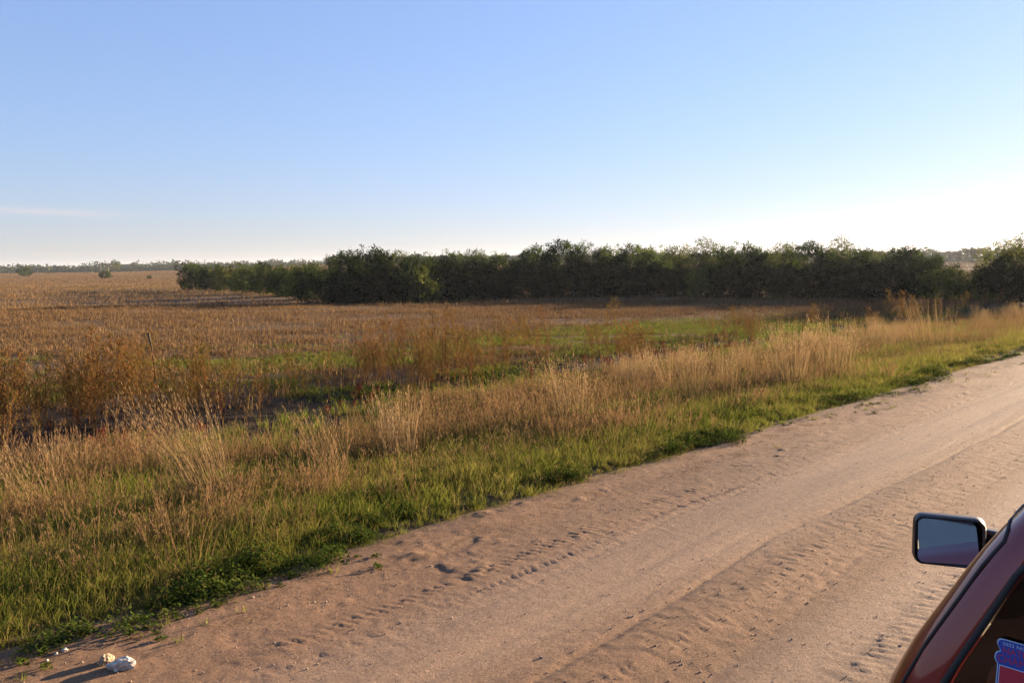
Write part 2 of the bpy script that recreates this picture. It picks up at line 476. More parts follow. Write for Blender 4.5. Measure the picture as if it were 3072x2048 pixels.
def build_road():
    s = [-30.]
    while s[-1] < 420:
        q = s[-1]
        s.append(q + (1.5 if q < -1 else .3 if q < .6 else .021 if q < 7 else min(6., .021 * (q / 7) ** 1.5)))
    s = np.array(s)
    t = np.concatenate([np.arange(-2.9, .9, .25), np.arange(.9, 5.8, .021)])
    S, T = np.meshgrid(s, t, indexing='ij')
    z = road_height(S, T)
    # small features fade once they are narrower than the mesh that carries them
    x, y = st_to_xy(S, T)
    n, k = S.shape
    i = np.arange(n - 1)[:, None]; j = np.arange(k - 1)[None]
    f = np.stack([i * k + j, (i + 1) * k + j, (i + 1) * k + j + 1, i * k + j + 1], -1).reshape(-1, 4)
    me = new_mesh('dirt_road', np.stack([x, y, z], -1).reshape(-1, 3), f, road_material(), smooth=True)
    tag(link('dirt_road', me), 'tan sandy gravel road with tyre tracks', 'road', kind='structure')


build_ground()
build_road()


# ------------------------------------------------------------------ plant meshes
class Leaves:
    """Collects blades and leaf quads with a tint per vertex."""
    def __init__(self):
        self.v = []; self.f = []; self.t = []; self.m = []; self.n = 0

    def quad(self, c, a, b, tint, mi=0):
        c = np.asarray(c); a = np.asarray(a); b = np.asarray(b)
        self.v += [c - a, c - b * .8, c + a, c + b * .8]
        k = self.n; self.f.append((k, k + 1, k + 2, k + 3)); self.t += [tint] * 4; self.m.append(mi); self.n += 4

    def blade(self, root, tip, width, tint, droop=0.0, seg=3, mi=0, t_tip=None, az=None):
        root = np.asarray(root, float); tip = np.asarray(tip, float)
        d = tip - root
        az = random.uniform(0, 6.283) if az is None else az
        side = np.array([math.cos(az), math.sin(az), 0]) * width * .5
        k = self.n
        for i in range(seg + 1):
            u = i / seg
            p = root + d * u
            hor = np.array([d[0], d[1], 0])
            p = p + hor * (u * u - u) * .6
            p[2] -= droop * u * u * u
            w = side * (1 - u ** 1.6) if i < seg else side * .12
            self.v += [p - w, p + w]
            tt = tint if t_tip is None else tint + (t_tip - tint) * u
            self.t += [tt, tt]
        for i in range(seg):
            a = k + 2 * i
            self.f.append((a, a + 1, a + 3, a + 2)); self.m.append(mi)
        self.n += 2 * (seg + 1)

    def stem(self, pts, w, tint, mi=0):
        """A thin three-sided stalk."""
        pts = [np.asarray(p, float) for p in pts]
        k = self.n
        for i, p in enumerate(pts):
            ww = w * (1 - .6 * i / (len(pts) - 1))
            for q in range(3):
                a = q * 2.094 + .3
                self.v.append(p + np.array([math.cos(a), math.sin(a), 0]) * ww); self.t.append(tint)
        for i in range(len(pts) - 1):
            for q in range(3):
                a = k + 3 * i + q; b = k + 3 * i + (q + 1) % 3
                self.f.append((a, b, b + 3, a + 3)); self.m.append(mi)
        self.n += 3 * len(pts)

    def mesh(self, name, mats):
        return new_mesh(name, np.array(self.v), np.array(self.f), mats, self.t, self.m)


U = random.uniform


def proto_verge(h, n, rad, seed_heads=0):
    L = Leaves()
    for _ in range(n):
        r = rad * math.sqrt(U(0, 1)); a = U(0, 6.283)
        root = (r * math.cos(a), r * math.sin(a), -.02)
        hh = h * U(.45, 1.1); ln = hh * U(.15, .75); b = a + U(-1, 1)
        L.blade(root, (root[0] + ln * math.cos(b), root[1] + ln * math.sin(b), hh), U(.006, .011), U(0, .75), droop=hh * U(0, .35))
    for _ in range(seed_heads):
        r = rad * math.sqrt(U(0, 1)); a = U(0, 6.283); hh = h * U(1.0, 1.55)
        x, y = r * math.cos(a), r * math.sin(a)
        dx, dy = U(-.09, .09), U(-.09, .09)
        L.stem([(x, y, 0), (x + dx * .5, y + dy * .5, hh * .6), (x + dx, y + dy, hh)], .0025, U(.5, .9))
        for k in range(5):
            u = k / 4
            c = np.array([x + dx * (1 + .7 * u), y + dy * (1 + .7 * u), hh + .055 * u - .02 * u * u])
            L.quad(c, (U(-.004, .004), U(-.004, .004), .018), np.array([math.cos(k * 1.3), math.sin(k * 1.3), 0]) * .006, U(0, .8), 1)
    return L.mesh('verge_tuft', [M_VERGE, M_SEED])


def proto_forb(h, rad, n):
    L = Leaves()
    for _ in range(n):
        r = rad * math.sqrt(U(0, 1)); a = U(0, 6.283)
        hh = h * (1.05 - (r / rad) ** 2 * .7) * U(.35, 1.0)
        c = np.array([r * math.cos(a), r * math.sin(a), hh])
        s = U(.010, .02); az = U(0, 6.283); el = U(-.5, .8)
        d1 = np.array([math.cos(az) * math.cos(el), math.sin(az) * math.cos(el), math.sin(el)]) * s
        d2 = np.cross(d1, np.array([U(-.3, .3), U(-.3, .3), 1])); d2 = d2 / (np.linalg.norm(d2) + 1e-6) * s * .7
        L.quad(c, d1, d2, U(0, 1))
    for _ in range(10):
        a = U(0, 6.283); r = rad * U(.3, .9)
        L.stem([(0, 0, 0), (r * .5 * math.cos(a), r * .5 * math.sin(a), h * .5), (r * math.cos(a), r * math.sin(a), h * .8)], .003, U(.3, .9))
    return L.mesh('forb', [M_FORB])


def proto_bunch(h, n, rad, lean=(0, 0), spread=.35, heads=.6, mat=None, low=18):
    L = Leaves()
    for i in range(n):
        r = rad * math.sqrt(U(0, 1)); a = U(0, 6.283)
        root = np.array([r * math.cos(a), r * math.sin(a), -.03])
        hh = h * U(.55, 1.08); sp = hh * spread * U(.1, 1.0)
        b = a + U(-.7, .7)
        tip = root + np.array([sp * math.cos(b) + lean[0] * hh * U(.5, 1.2), sp * math.sin(b) + lean[1] * hh * U(.5, 1.2), hh])
        tn = U(.15, .75)
        az = U(0, 6.283)
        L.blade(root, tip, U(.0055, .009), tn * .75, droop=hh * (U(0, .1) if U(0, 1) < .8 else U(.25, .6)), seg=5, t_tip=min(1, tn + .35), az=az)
        if U(0, 1) < heads:
            d = tip - root; d = d / np.linalg.norm(d)
            for k in range(6):
                c = tip - d * hh * (.02 + .045 * k) + np.array([U(-1, 1), U(-1, 1), U(-.5, .5)]) * .008
                L.quad(c, d * .026 + np.array([U(-.01, .01), U(-.01, .01), 0]), np.array([math.cos(az + k), math.sin(az + k), .2]) * .0055, U(.6, 1))
    for i in range(low):
        a = U(0, 6.283); r = rad * U(.2, 1)
        root = np.array([r * math.cos(a), r * math.sin(a), -.03])
        hh = h * U(.25, .55); ln = hh * U(.5, 1.1)
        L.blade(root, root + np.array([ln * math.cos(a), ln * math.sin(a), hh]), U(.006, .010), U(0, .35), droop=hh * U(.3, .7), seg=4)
    return L.mesh('bunchgrass', [mat or M_BUNCH])


def proto_weed(h, nb, mat=None, dens=1.0, spread=.5, leaf=.028):
    """An upright, many-branched dry weed: stem, rising branches, small leaves and seed along them."""
    L = Leaves()
    lean = (U(-.12, .12), U(-.12, .12))
    top = np.array([lean[0] * h, lean[1] * h, h])
    L.stem([(0, 0, -.03), top * .5 + np.array([U(-.02, .02), U(-.02, .02), 0]), top], .009, U(.5, .9))
    def sprig(p0, p1, n):
        d = p1 - p0
        for k in range(n):
            u = (k + U(0, 1)) / n
            c = p0 + d * u + np.array([U(-1, 1), U(-1, 1), U(-.6, .6)]) * .022
            az = U(0, 6.283); el = U(-.2, 1.2)
            a = np.array([math.cos(az) * math.cos(el), math.sin(az) * math.cos(el), math.sin(el)]) * leaf * U(.6, 1.3)
            b = np.array([-math.sin(az), math.cos(az), U(-.4, .4)]) * leaf * .33
            L.quad(c, a, b, U(0, 1))
    for i in range(nb):
        u = .14 + .84 * (i + U(0, .6)) / nb
        p0 = top * u; p0[2] = h * u
        a = i * 2.4 + U(-.4, .4)
        ln = h * (spread * (1 - u) + .13) * U(.6, 1.1)
        p1 = p0 + np.array([math.cos(a) * ln * .62, math.sin(a) * ln * .62, ln * .85])
        L.stem([p0, (p0 + p1) / 2 - np.array([0, 0, ln * .07]), p1], .0045, U(.4, .9))
        sprig(p0 + (p1 - p0) * .2, p1, int(13 * dens * (.6 + ln)))
        for k in range(2):
            q0 = p0 + (p1 - p0) * U(.3, .7); q1 = q0 + np.array([U(-.6, .6), U(-.6, .6), 1]) * ln * .35
            sprig(q0, q1, int(6 * dens))
    sprig(top * .72, top, int(16 * dens))
    return L.mesh('weed', [mat or M_WEED])


def proto_stubble(n, rad, h, w=.012):
    L = Leaves()
    for _ in range(n):
        x, y = U(-rad, rad), U(-rad * .3, rad * .3); hh = h * U(.35, 1.2)
        dx, dy = U(-.25, .25) * hh, U(-.25, .25) * hh
        t = U(0, 1) ** 1.3
        L.stem([(x, y, -.03), (x + dx, y + dy, hh)], w * U(.6, 1.2), t)
        if U(0, 1) < .6:
            a = U(0, 6.283); l = U(.1, .24)
            p = np.array([x + dx * .7, y + dy * .7, hh * .7])
            L.blade(p, p + np.array([math.cos(a) * l, math.sin(a) * l, U(-.14, .06)]), w * U(1.8, 3.4), U(.2, 1), droop=.1, seg=2)
    for _ in range(max(2, n // 2)):
        x, y = U(-rad, rad), U(-rad, rad); a = U(0, 6.283); l = U(.12, .40)
        L.blade((x, y, U(.01, .04)), (x + l * math.cos(a), y + l * math.sin(a), U(.01, .09)), w * U(1.4, 2.6), U(.3, 1), seg=2)
    return L.mesh('stubble', [M_STUB])


def proto_seedling(n, rad, h):
    L = Leaves()
    for _ in range(n):
        r = rad * math.sqrt(U(0, 1)); a = U(0, 6.283)
        x, y = r * math.cos(a), r * math.sin(a)
        b = U(0, 6.283); hh = h * U(.3, 1.1); l = hh * U(.5, 1.2)
        L.blade((x, y, -.01), (x + l * math.cos(b), y + l * math.sin(b), hh), U(.014, .026), U(0, 1), droop=hh * U(0, .4), seg=2)
    return L.mesh('seedling', [M_FIELDGREEN])


# ------------------------------------------------------------------ scattering of what cannot be counted
def scatter(name, label, cat, meshes, x, y, scale, ptint, tilt=.12, z=None, rz=None):
    n = len(x)
    pc = bpy.data.collections.new(name + '_kinds')
    for k, me in enumerate(meshes):
        pc.objects.link(bpy.data.objects.new('%s_kind_%02d' % (name, k), me))
    z = terrain(x, y) if z is None else z
    me = bpy.data.meshes.new(name)
    me.vertices.add(n)
    me.vertices.foreach_set('co', np.stack([x, y, z], -1).astype(np.float32).ravel())
    rot = np.stack([rng.normal(0, tilt, n), rng.normal(0, tilt, n), rng.uniform(0, 6.283, n) if rz is None else rz], -1)
    a = me.attributes.new('rot', 'FLOAT_VECTOR', 'POINT'); a.data.foreach_set('vector', rot.astype(np.float32).ravel())
    a = me.attributes.new('scl', 'FLOAT', 'POINT'); a.data.foreach_set('value', np.asarray(scale, np.float32))
    a = me.attributes.new('ptint', 'FLOAT', 'POINT'); a.data.foreach_set('value', np.clip(ptint, 0, 1).astype(np.float32))
    a = me.attributes.new('idx', 'INT', 'POINT'); a.data.foreach_set('value', rng.integers(0, len(meshes), n).astype(np.int32))
    me.update()
    o = link(name, me)
    ng = bpy.data.node_groups.new(name, 'GeometryNodeTree')
    ng.interface.new_socket('Geometry', in_out='INPUT', socket_type='NodeSocketGeometry')
    ng.interface.new_socket('Geometry', in_out='OUTPUT', socket_type='NodeSocketGeometry')
    gi = ng.nodes.new('NodeGroupInput'); go = ng.nodes.new('NodeGroupOutput')
    ci = ng.nodes.new('GeometryNodeCollectionInfo'); ci.inputs['Collection'].default_value = pc
    ci.inputs['Separate Children'].default_value = True; ci.inputs['Reset Children'].default_value = True
    ip = ng.nodes.new('GeometryNodeInstanceOnPoints'); ip.inputs['Pick Instance'].default_value = True

    def att(nm, typ):
        q = ng.nodes.new('GeometryNodeInputNamedAttribute'); q.data_type = typ; q.inputs[0].default_value = nm
        return [s for s in q.outputs if s.enabled and s.name == 'Attribute'][0]
    ng.links.new(gi.outputs[0], ip.inputs['Points']); ng.links.new(ci.outputs[0], ip.inputs['Instance'])
    ng.links.new(att('idx', 'INT'), ip.inputs['Instance Index'])
    ng.links.new(att('rot', 'FLOAT_VECTOR'), ip.inputs['Rotation'])
    ng.links.new(att('scl', 'FLOAT'), ip.inputs['Scale'])
    ng.links.new(ip.outputs[0], go.inputs[0])
    md = o.modifiers.new('scatter', 'NODES'); md.node_group = ng
    return tag(o, label, cat, kind='stuff')


def strip_points(n, s0, s1, t0, t1):
    """Random points in road coordinates, kept to a wedge a little wider than the view."""
    s = rng.uniform(s0, s1, n); t = rng.uniform(t0, t1, n)
    x, y = st_to_xy(s, t)
    k = (y > .8) & (np.abs(x) < .80 * y + 2.5)
    return s[k], t[k], x[k], y[k]


def thin(keep, *arrs):
    return [a[keep] for a in arrs]


def dist_keep(x, y, near, pw=1.2):
    d = np.hypot(x, y)
    return rng.uniform(0, 1, len(x)) < np.minimum(1, (near / d) ** pw)


EDGE = lambda s: 5.18 + .42 * (fbm(s / 1.1, s * 0 + 7.3, 81, 3) - .5) + .22 * (vnoise(s / .35, s * 0, 83) - .5)

# short green verge
verge_meshes = [proto_verge(.20, 26, .07), proto_verge(.24, 26, .08), proto_verge(.15, 30, .09), proto_verge(.17, 24, .10), proto_verge(.22, 24, .07), proto_verge(.13, 30, .10), proto_verge(.26, 20, .08, 1), proto_verge(.30, 10, .06, 1), proto_verge(.10, 26, .12)]
s, t, x, y = strip_points(150000, -2, 75, 5.0, 10.2)
e = EDGE(s)
patch = fbm(s / 1.3, t / .9, 91, 3)
k = (t > e) & (rng.uniform(0, 1, len(s)) < (1 - sstep(6.2, 10.4, t + 3.4 * (fbm(s / 1.6, t / 1.3, 92) - .5))) * (.45 + .9 * sstep(.3, .6, patch))) & dist_keep(x, y, 9, 1.25)
s, t, x, y, patch, e = thin(k, s, t, x, y, patch, e)
d = np.hypot(x, y)
sc = rng.uniform(.6, 1.15, len(s)) * (.36 + .56 * sstep(0, 1.2, t - e)) * (1 + .25 * sstep(15, 45, d))
scatter('verge_grass', 'short green grass with seed heads on the verge along the road edge', 'grass', verge_meshes, x, y, sc,
        .22 + .95 * (fbm(s / .8, t / .6, 95, 3) - .15) + .34 * sstep(5.8, 8.5, t) + .22 * sstep(8, 26, s) + rng.normal(0, .2, len(s)))

# broad-leaved creepers at the very edge
forb_meshes = [proto_forb(.13, .13, 130), proto_forb(.18, .15, 150), proto_forb(.09, .16, 120)]
s, t, x, y = strip_points(60000, -2, 60, 4.95, 8.6)
e = EDGE(s)
pn = fbm(s / .9, t / .5, 101, 3)
k = (t > e - .06) & (rng.uniform(0, 1, len(s)) < np.maximum(.6 * np.exp(-((t - e - .2) / .4) ** 2) * sstep(.46, .62, pn), .25 * sstep(.58, .68, pn))) & dist_keep(x, y, 6, 1.2)
s, t, x, y = thin(k, s, t, x, y)
scatter('roadside_creepers', 'low dark green broad-leaved creepers along the grass edge of the road', 'ground cover', forb_meshes, x, y,
        rng.uniform(.5, 1.15, len(s)), rng.uniform(0, .8, len(s)), tilt=.2)

# fine brown grass behind the verge
brown_meshes = [proto_bunch(.34, 40, .12, spread=.6, heads=.2, mat=M_BROWN, low=22), proto_bunch(.26, 44, .15, spread=.7, heads=.15, mat=M_BROWN, low=24),
                proto_bunch(.44, 30, .12, spread=.45, heads=.3, mat=M_BROWN, low=16), proto_bunch(.62, 9, .14, spread=.4, heads=.7, mat=M_BROWN, low=16)]
s, t, x, y = strip_points(70000, -6, 90, 5.7, 15.8)
pn = fbm(s / 2.2, t / 1.6, 111, 3)
k = (rng.uniform(0, 1, len(s)) < sstep(5.6, 9.4, t + 3.4 * (fbm(s / 1.6, t / 1.3, 92) - .5)) * (.06 + .94 * sstep(.44, .60, pn)) * (1 - .97 * sstep(14.0, 15.0, t + .8 * (pn - .5)))) & dist_keep(x, y, 11, 1.15)
s, t, x, y, pn = thin(k, s, t, x, y, pn)
scatter('brown_grass', 'fine reddish brown grass covering the roadside ditch', 'grass', brown_meshes, x, y,
        rng.uniform(.55, 1.15, len(s)) * (.8 + .5 * pn), .1 + .8 * fbm(s / 1.5, t / 1.1, 113, 3) + rng.normal(0, .12, len(s)))

# green undergrowth in the ditch
s, t, x, y = strip_points(46000, -6, 60, 8.0, 16.0)
pn = fbm(s / 1.7, t / 1.2, 121, 3)
k = (rng.uniform(0, 1, len(s)) < (.25 + .75 * sstep(.46, .6, pn)) * (1 - .93 * sstep(14.6, 15.3, t + 1.2 * (pn - .5)))) & dist_keep(x, y, 10, 1.25)
s, t, x, y = thin(k, s, t, x, y)
scatter('ditch_grass', 'green grass growing between the brown grass in the ditch', 'grass', verge_meshes[:3], x, y,
        rng.uniform(.9, 1.7, len(s)), .15 + .55 * rng.uniform(0, 1, len(s)))

# tall tan bunchgrass
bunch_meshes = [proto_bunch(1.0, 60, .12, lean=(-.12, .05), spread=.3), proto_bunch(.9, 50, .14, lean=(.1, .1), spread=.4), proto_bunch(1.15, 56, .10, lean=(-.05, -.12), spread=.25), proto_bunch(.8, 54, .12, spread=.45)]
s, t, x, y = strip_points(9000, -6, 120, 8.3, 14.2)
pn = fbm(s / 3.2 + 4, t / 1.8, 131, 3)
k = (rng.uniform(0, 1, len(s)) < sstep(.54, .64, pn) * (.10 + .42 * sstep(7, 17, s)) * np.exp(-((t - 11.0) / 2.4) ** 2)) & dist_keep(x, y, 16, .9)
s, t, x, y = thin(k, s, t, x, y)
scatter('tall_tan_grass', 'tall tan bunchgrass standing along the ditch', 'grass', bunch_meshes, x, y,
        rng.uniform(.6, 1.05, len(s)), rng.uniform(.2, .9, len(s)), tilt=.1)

# dry weeds along the field edge
weed_meshes = [proto_weed(1.15, 15), proto_weed(1.3, 17, spread=.42), proto_weed(.95, 14, spread=.6), proto_weed(1.05, 13, dens=.8), proto_weed(.8, 12, spread=.65)]
s, t, x, y = strip_points(26000, -22, 95, 13.6, 24.5)
pn = fbm(s / 3.4, t / 2.0, 141, 3)
pw = np.exp(-((t - 18.0 + .07 * np.maximum(s - 10, 0)) / 2.4) ** 2) * sstep(14.9, 15.9, t + .07 * np.maximum(s - 10, 0))
k = (rng.uniform(0, 1, len(s)) < pw * np.maximum(sstep(.46, .60, pn), .16) * (.46 - .24 * sstep(4, 13, s) - .13 * sstep(18, 30, s))) & dist_keep(x, y, 19, 1.0)
s, t, x, y, pn = thin(k, s, t, x, y, pn)
scatter('dry_weeds', 'orange brown dry branching weeds massed along the field edge', 'weeds', weed_meshes, x, y,
        rng.uniform(.4, 1.4, len(s)) * (.75 + .5 * pn), .5 * fbm(s / 2, t / 2, 143) + .45 * rng.uniform(0, 1, len(s)), tilt=.14)

# red-stemmed plants low among the weeds
s, t, x, y = strip_points(320, -10, 30, 14.5, 17.5)
k = rng.uniform(0, 1, len(s)) < sstep(.5, .66, fbm(s / 2.5, t / 2, 147))
s, t, x, y = thin(k, s, t, x, y)
scatter('red_weeds', 'low dark red weeds among the dry weeds', 'weeds', [proto_weed(.42, 8, M_RED, 1.1, .8, .026), proto_weed(.32, 7, M_RED, 1.2, .9, .028)], x, y,
        rng.uniform(.6, 1.1, len(s)), rng.uniform(0, 1, len(s)))


def wedge_points(n, y0, y1, lim=.74):
    y = np.sqrt(rng.uniform(y0 ** 2, y1 ** 2, n)); a = rng.uniform(-lim, lim, n)
    return y * a, y, a


def green_mask(x, y):
    a = x / np.maximum(y, 1)
    band = np.exp(-((y - (29 + 10 * a)) / (9 + 9 * np.clip(a + .3, 0, 1))) ** 4)
    return band * sstep(.42, .58, fbm(x / 4, y / 1.8, 151, 4) + .12 * np.clip(a, -.4, .5)) * (.5 + .5 * sstep(-.45, -.05, a))


# field seedlings
x, y, a = wedge_points(80000, 14, 60)
s, t = xy_to_st(x, y)
k = (t > 16.3) & (rng.uniform(0, 1, len(x)) < green_mask(x, y))
x, y = thin(k, x, y)
scatter('field_seedlings', 'bright green seedlings spread over the near part of the field', 'seedlings', [proto_seedling(14, .18, .13), proto_seedling(18, .22, .10), proto_seedling(12, .16, .16)], x, y,
        rng.uniform(.9, 1.7, len(x)), fbm(x / 3, y / 3, 153) * .6 + .4 * rng.uniform(0, 1, len(x)), tilt=.05)

# standing stubble, in rows
stub_meshes = [proto_stubble(6, .30, .26), proto_stubble(7, .34, .22), proto_stubble(5, .28, .34), proto_stubble(8, .36, .16)]
ROW_ANG = R(-6)
x, y, a = wedge_points(46000, 15, 75)
s, t = xy_to_st(x, y)
u = x * math.cos(ROW_ANG) + y * math.sin(ROW_ANG); w = -x * math.sin(ROW_ANG) + y * math.cos(ROW_ANG)
w = np.round(w / .76) * .76 + rng.normal(0, .06, len(w))
x = u * math.cos(ROW_ANG) - w * math.sin(ROW_ANG); y = u * math.sin(ROW_ANG) + w * math.cos(ROW_ANG)
dens = .25 + .75 * sstep(.3, .52, fbm(x / 7, y / 3.5, 161, 3))
k = (t > 17.2) & (rng.uniform(0, 1, len(x)) < dens * (1 - .75 * green_mask(x, y)) * sstep(14, 30, y + 8 * fbm(x / 6, y / 6, 162)))
x, y = thin(k, x, y)
scatter('corn_stubble', 'broken tan stalk stubble standing over the near field', 'stubble', stub_meshes, x, y,
        rng.uniform(.6, 1.15, len(x)), .15 + .5 * fbm(x / 4, y / 2, 163, 3) + rng.normal(0, .18, len(x)), tilt=.1, rz=rng.normal(ROW_ANG, .2, len(x)))
stub_far = [proto_stubble(8, .8, .32, .022), proto_stubble(9, .9, .27, .022), proto_stubble(7, .8, .38, .02)]
x, y, a = wedge_points(50000, 70, 260)
s, t = xy_to_st(x, y)
keep = (t > 17.5) & (rng.uniform(0, 1, len(x)) < (.2 + .8 * sstep(.32, .5, fbm(x / 16, y / 7, 165, 3))) * np.minimum(1, 95 / y))
x, y = thin(keep, x, y)
scatter('far_stubble', 'thin pale stubble over the far field towards the tree belt', 'stubble', stub_far, x, y,
        rng.uniform(.6, 1.1, len(x)) * (1 + .3 * sstep(100, 200, y)), .25 + .5 * fbm(x / 9, y / 5, 166, 3) + rng.normal(0, .15, len(x)), tilt=.1, rz=rng.normal(ROW_ANG, .25, len(x)))


# beyond, the stubble reads as a low golden nap all the way to the crest
nap = [proto_stubble(14, 2.2, .34, .05), proto_stubble(16, 2.4, .30, .05)]
x, y, a = wedge_points(34000, 230, 680)
k = rng.uniform(0, 1, len(x)) < .35 + .65 * sstep(.38, .52, fbm(x / 50, y / 22, 168, 3))
x, y = thin(k, x, y)
scatter('crest_stubble', 'golden stubble covering the far field up to the crest', 'stubble', nap, x, y,
        rng.uniform(.8, 1.3, len(x)), .45 + .4 * fbm(x / 30, y / 15, 169, 3) + rng.normal(0, .12, len(x)), tilt=.03, rz=rng.normal(ROW_ANG, .3, len(x)))

# low dry weeds and regrowth between the stalks
field_meshes = [proto_bunch(.20, 14, .25, spread=.8, heads=0, mat=M_BROWN, low=16), proto_bunch(.15, 12, .30, spread=.9, heads=0, mat=M_BROWN, low=18), proto_bunch(.26, 12, .2, spread=.7, heads=0, mat=M_BROWN, low=14)]
x, y, a = wedge_points(52000, 18, 200)
s, t = xy_to_st(x, y)
pn = fbm(x / 11, y / 3.2, 181, 4)
k = (t > 17.4) & (rng.uniform(0, 1, len(x)) < (.1 + .8 * sstep(.44, .58, pn)) * np.minimum(1, 60 / y) * (1 - .8 * green_mask(x, y)))
x, y, pn = thin(k, x, y, pn)
scatter('field_regrowth', 'low olive brown weeds spread between the stubble', 'weeds', field_meshes, x, y,
        rng.uniform(.7, 1.3, len(x)) * (1 + sstep(50, 150, y)), .05 + .5 * fbm(x / 6, y / 3, 183) + rng.normal(0, .1, len(x)))


# ------------------------------------------------------------------ trees
def tube(V, F, pts, r0, r1, sides=6):
    pts = [np.asarray(p, float) for p in pts]
    k = len(V)
    for i, p in enumerate(pts):
        dd = pts[min(i + 1, len(pts) - 1)] - pts[max(i - 1, 0)]
        dd = dd / (np.linalg.norm(dd) + 1e-9)
        a = np.cross(dd, [0.31, .95, .1]); a /= np.linalg.norm(a); b = np.cross(dd, a)
        r = r0 + (r1 - r0) * i / (len(pts) - 1)
        for q in range(sides):
            an = 6.2832 * q / sides
            V.append(p + (a * math.cos(an) + b * math.sin(an)) * r)
    for i in range(len(pts) - 1):
        for q in range(sides):
            F.append((k + i * sides + q, k + i * sides + (q + 1) % sides, k + (i + 1) * sides + (q + 1) % sides, k + (i + 1) * sides + q))


def tree_meshes(h, rad, base, lobes, clumps, leaves, leaf, mat, airy=0.0, bushy=False):
    """Trunk with limbs, and a crown of leaf faces gathered in clumps round the limb ends."""
    V, F = [], []
    nst = 3 if bushy else 1
    tops = []
    for k in range(nst):
        a = U(0, 6.283); off = np.array([math.cos(a), math.sin(a), 0]) * (.15 * k)
        top = np.array([U(-.1, .1) * h, U(-.1, .1) * h, h * .62]) + off * 2
        tube(V, F, [off + (0, 0, -.15), off + (0, 0, h * .15), (off + top) / 2 + (U(-.1, .1), U(-.1, .1), 0), top], .028 * h, .012 * h, 7)
        tops.append((off, top))
    C, T, A, B = [], [], [], []
    for i in range(lobes):
        ph = U(0, 6.283); zz = 1 - 2 * (i + .5) / lobes
        rr = math.sqrt(max(0, 1 - zz * zz)) * U(.55, .88)
        cz = base + (h - base) * (.5 + .42 * zz)
        c = np.array([rad * rr * math.cos(ph), rad * rr * math.sin(ph), cz])
        off, top = tops[i % nst]
        p0 = off + (top - off) * min(.95, max(.15, (cz - .25 * h) / (h * .62)))
        mid = (p0 + c) / 2 + np.array([0, 0, -.05 * h])
        tube(V, F, [p0, mid, c], .011 * h, .004 * h, 5)
        lr = rad * U(.26, .44)
        lt = U(.05, .7)
        for j in range(clumps):
            v = rng.normal(0, 1, 3); v /= np.linalg.norm(v); v[2] = v[2] * .8
            cc = c + v * lr * (U(.85, 1.05) if U(0, 1) < .75 else U(.3, .85))
            if cc[2] < .12 * h and not bushy:
                continue
            if j % 9 == 0:
                tube(V, F, [c, (c + cc) / 2 + rng.normal(0, .06, 3), cc], .004 * h, .0012 * h, 4)
            n = leaves
            C.append(cc + rng.normal(0, 1, (n, 3)) * leaf * U(.9, 1.9))
            T.append(np.full(n, lt + U(-.22, .28)) + rng.uniform(-.15, .2, n))
    C = np.vstack(C); T = np.concatenate(T)
    C[:, 2] = np.maximum(C[:, 2], .05)
    if airy:
        k = rng.uniform(0, 1, len(C)) > airy * sstep(base + .3 * (h - base), h, C[:, 2])
        C, T = C[k], T[k]
    n = len(C)
    A = rng.normal(0, 1, (n, 3)); A /= np.linalg.norm(A, axis=1)[:, None]
    B = np.cross(A, rng.normal(0, 1, (n, 3))); B /= np.linalg.norm(B, axis=1)[:, None]
    ls = leaf * rng.uniform(.6, 1.2, n)[:, None]
    v = np.stack([C - A * ls, C - B * ls * .5, C + A * ls, C + B * ls * .5], 1).reshape(-1, 3)
    f = np.arange(4 * n).reshape(n, 4)
    trunk = new_mesh('trunk', np.array(V), np.array(F), M_BARK, smooth=True)
    crown = new_mesh('crown', v, f, mat, np.repeat(np.clip(T, 0, 1), 4))
    return trunk, crown


TREES = {
    'dense': tree_meshes(7.0, 3.3, .35, 22, 30, 17, .135, M_TREE),
    'round': tree_meshes(6.6, 3.6, .3, 24, 28, 17, .135, M_TREE),
    'loose': tree_meshes(7.6, 3.1, .4, 20, 26, 16, .13, M_TREE_Y, airy=.3),
    'airy': tree_meshes(8.2, 3.3, .6, 20, 26, 15, .125, M_TREE_Y, airy=.45),
    'shrub': tree_meshes(3.2, 2.5, .05, 17, 28, 16, .11, M_TREE, bushy=True),
    'shrub_shaded': tree_meshes(3.2, 2.6, .05, 18, 28, 16, .12, M_SHRUB_SHADED, bushy=True),
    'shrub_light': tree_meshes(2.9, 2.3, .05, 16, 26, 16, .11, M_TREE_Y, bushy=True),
}


def pix(u, v_ground_y):
    """Ground point on the bearing of photo column u at depth y."""
    return (u - 1536) / 2458.0 * v_ground_y, v_ground_y


def plant_tree(kind, name, u, yd, scale, label, group, cat='tree', sz=1.0):
    if yd < 200:                        # the belt stands a little nearer than first measured
        f = float(np.interp(u, [590, 1000, 2000, 3100], [.97, .83, .83, .80]))
        yd, scale = yd * f, scale * f
    x, yy = pix(u, yd)
    z = float(terrain(x, yy))
    o = empty(name, (x, yy, z), U(0, 6.283))
    o.scale = (scale, scale, scale * sz)
    tr, cr = TREES[kind]
    link('trunk', tr, o); link('crown', cr, o)
    tag(o, label, cat, group)
    return o


ORD = ['first', 'second', 'third', 'fourth', 'fifth', 'sixth', 'seventh', 'eighth', 'ninth', 'tenth', 'eleventh', 'twelfth', 'thirteenth',
       'fourteenth', 'fifteenth', 'sixteenth', 'seventeenth', 'eighteenth', 'nineteenth', 'twentieth', 'twenty-first', 'twenty-second',
       'twenty-third', 'twenty-fourth', 'twenty-fifth', 'twenty-sixth', 'twenty-seventh', 'twenty-eighth']
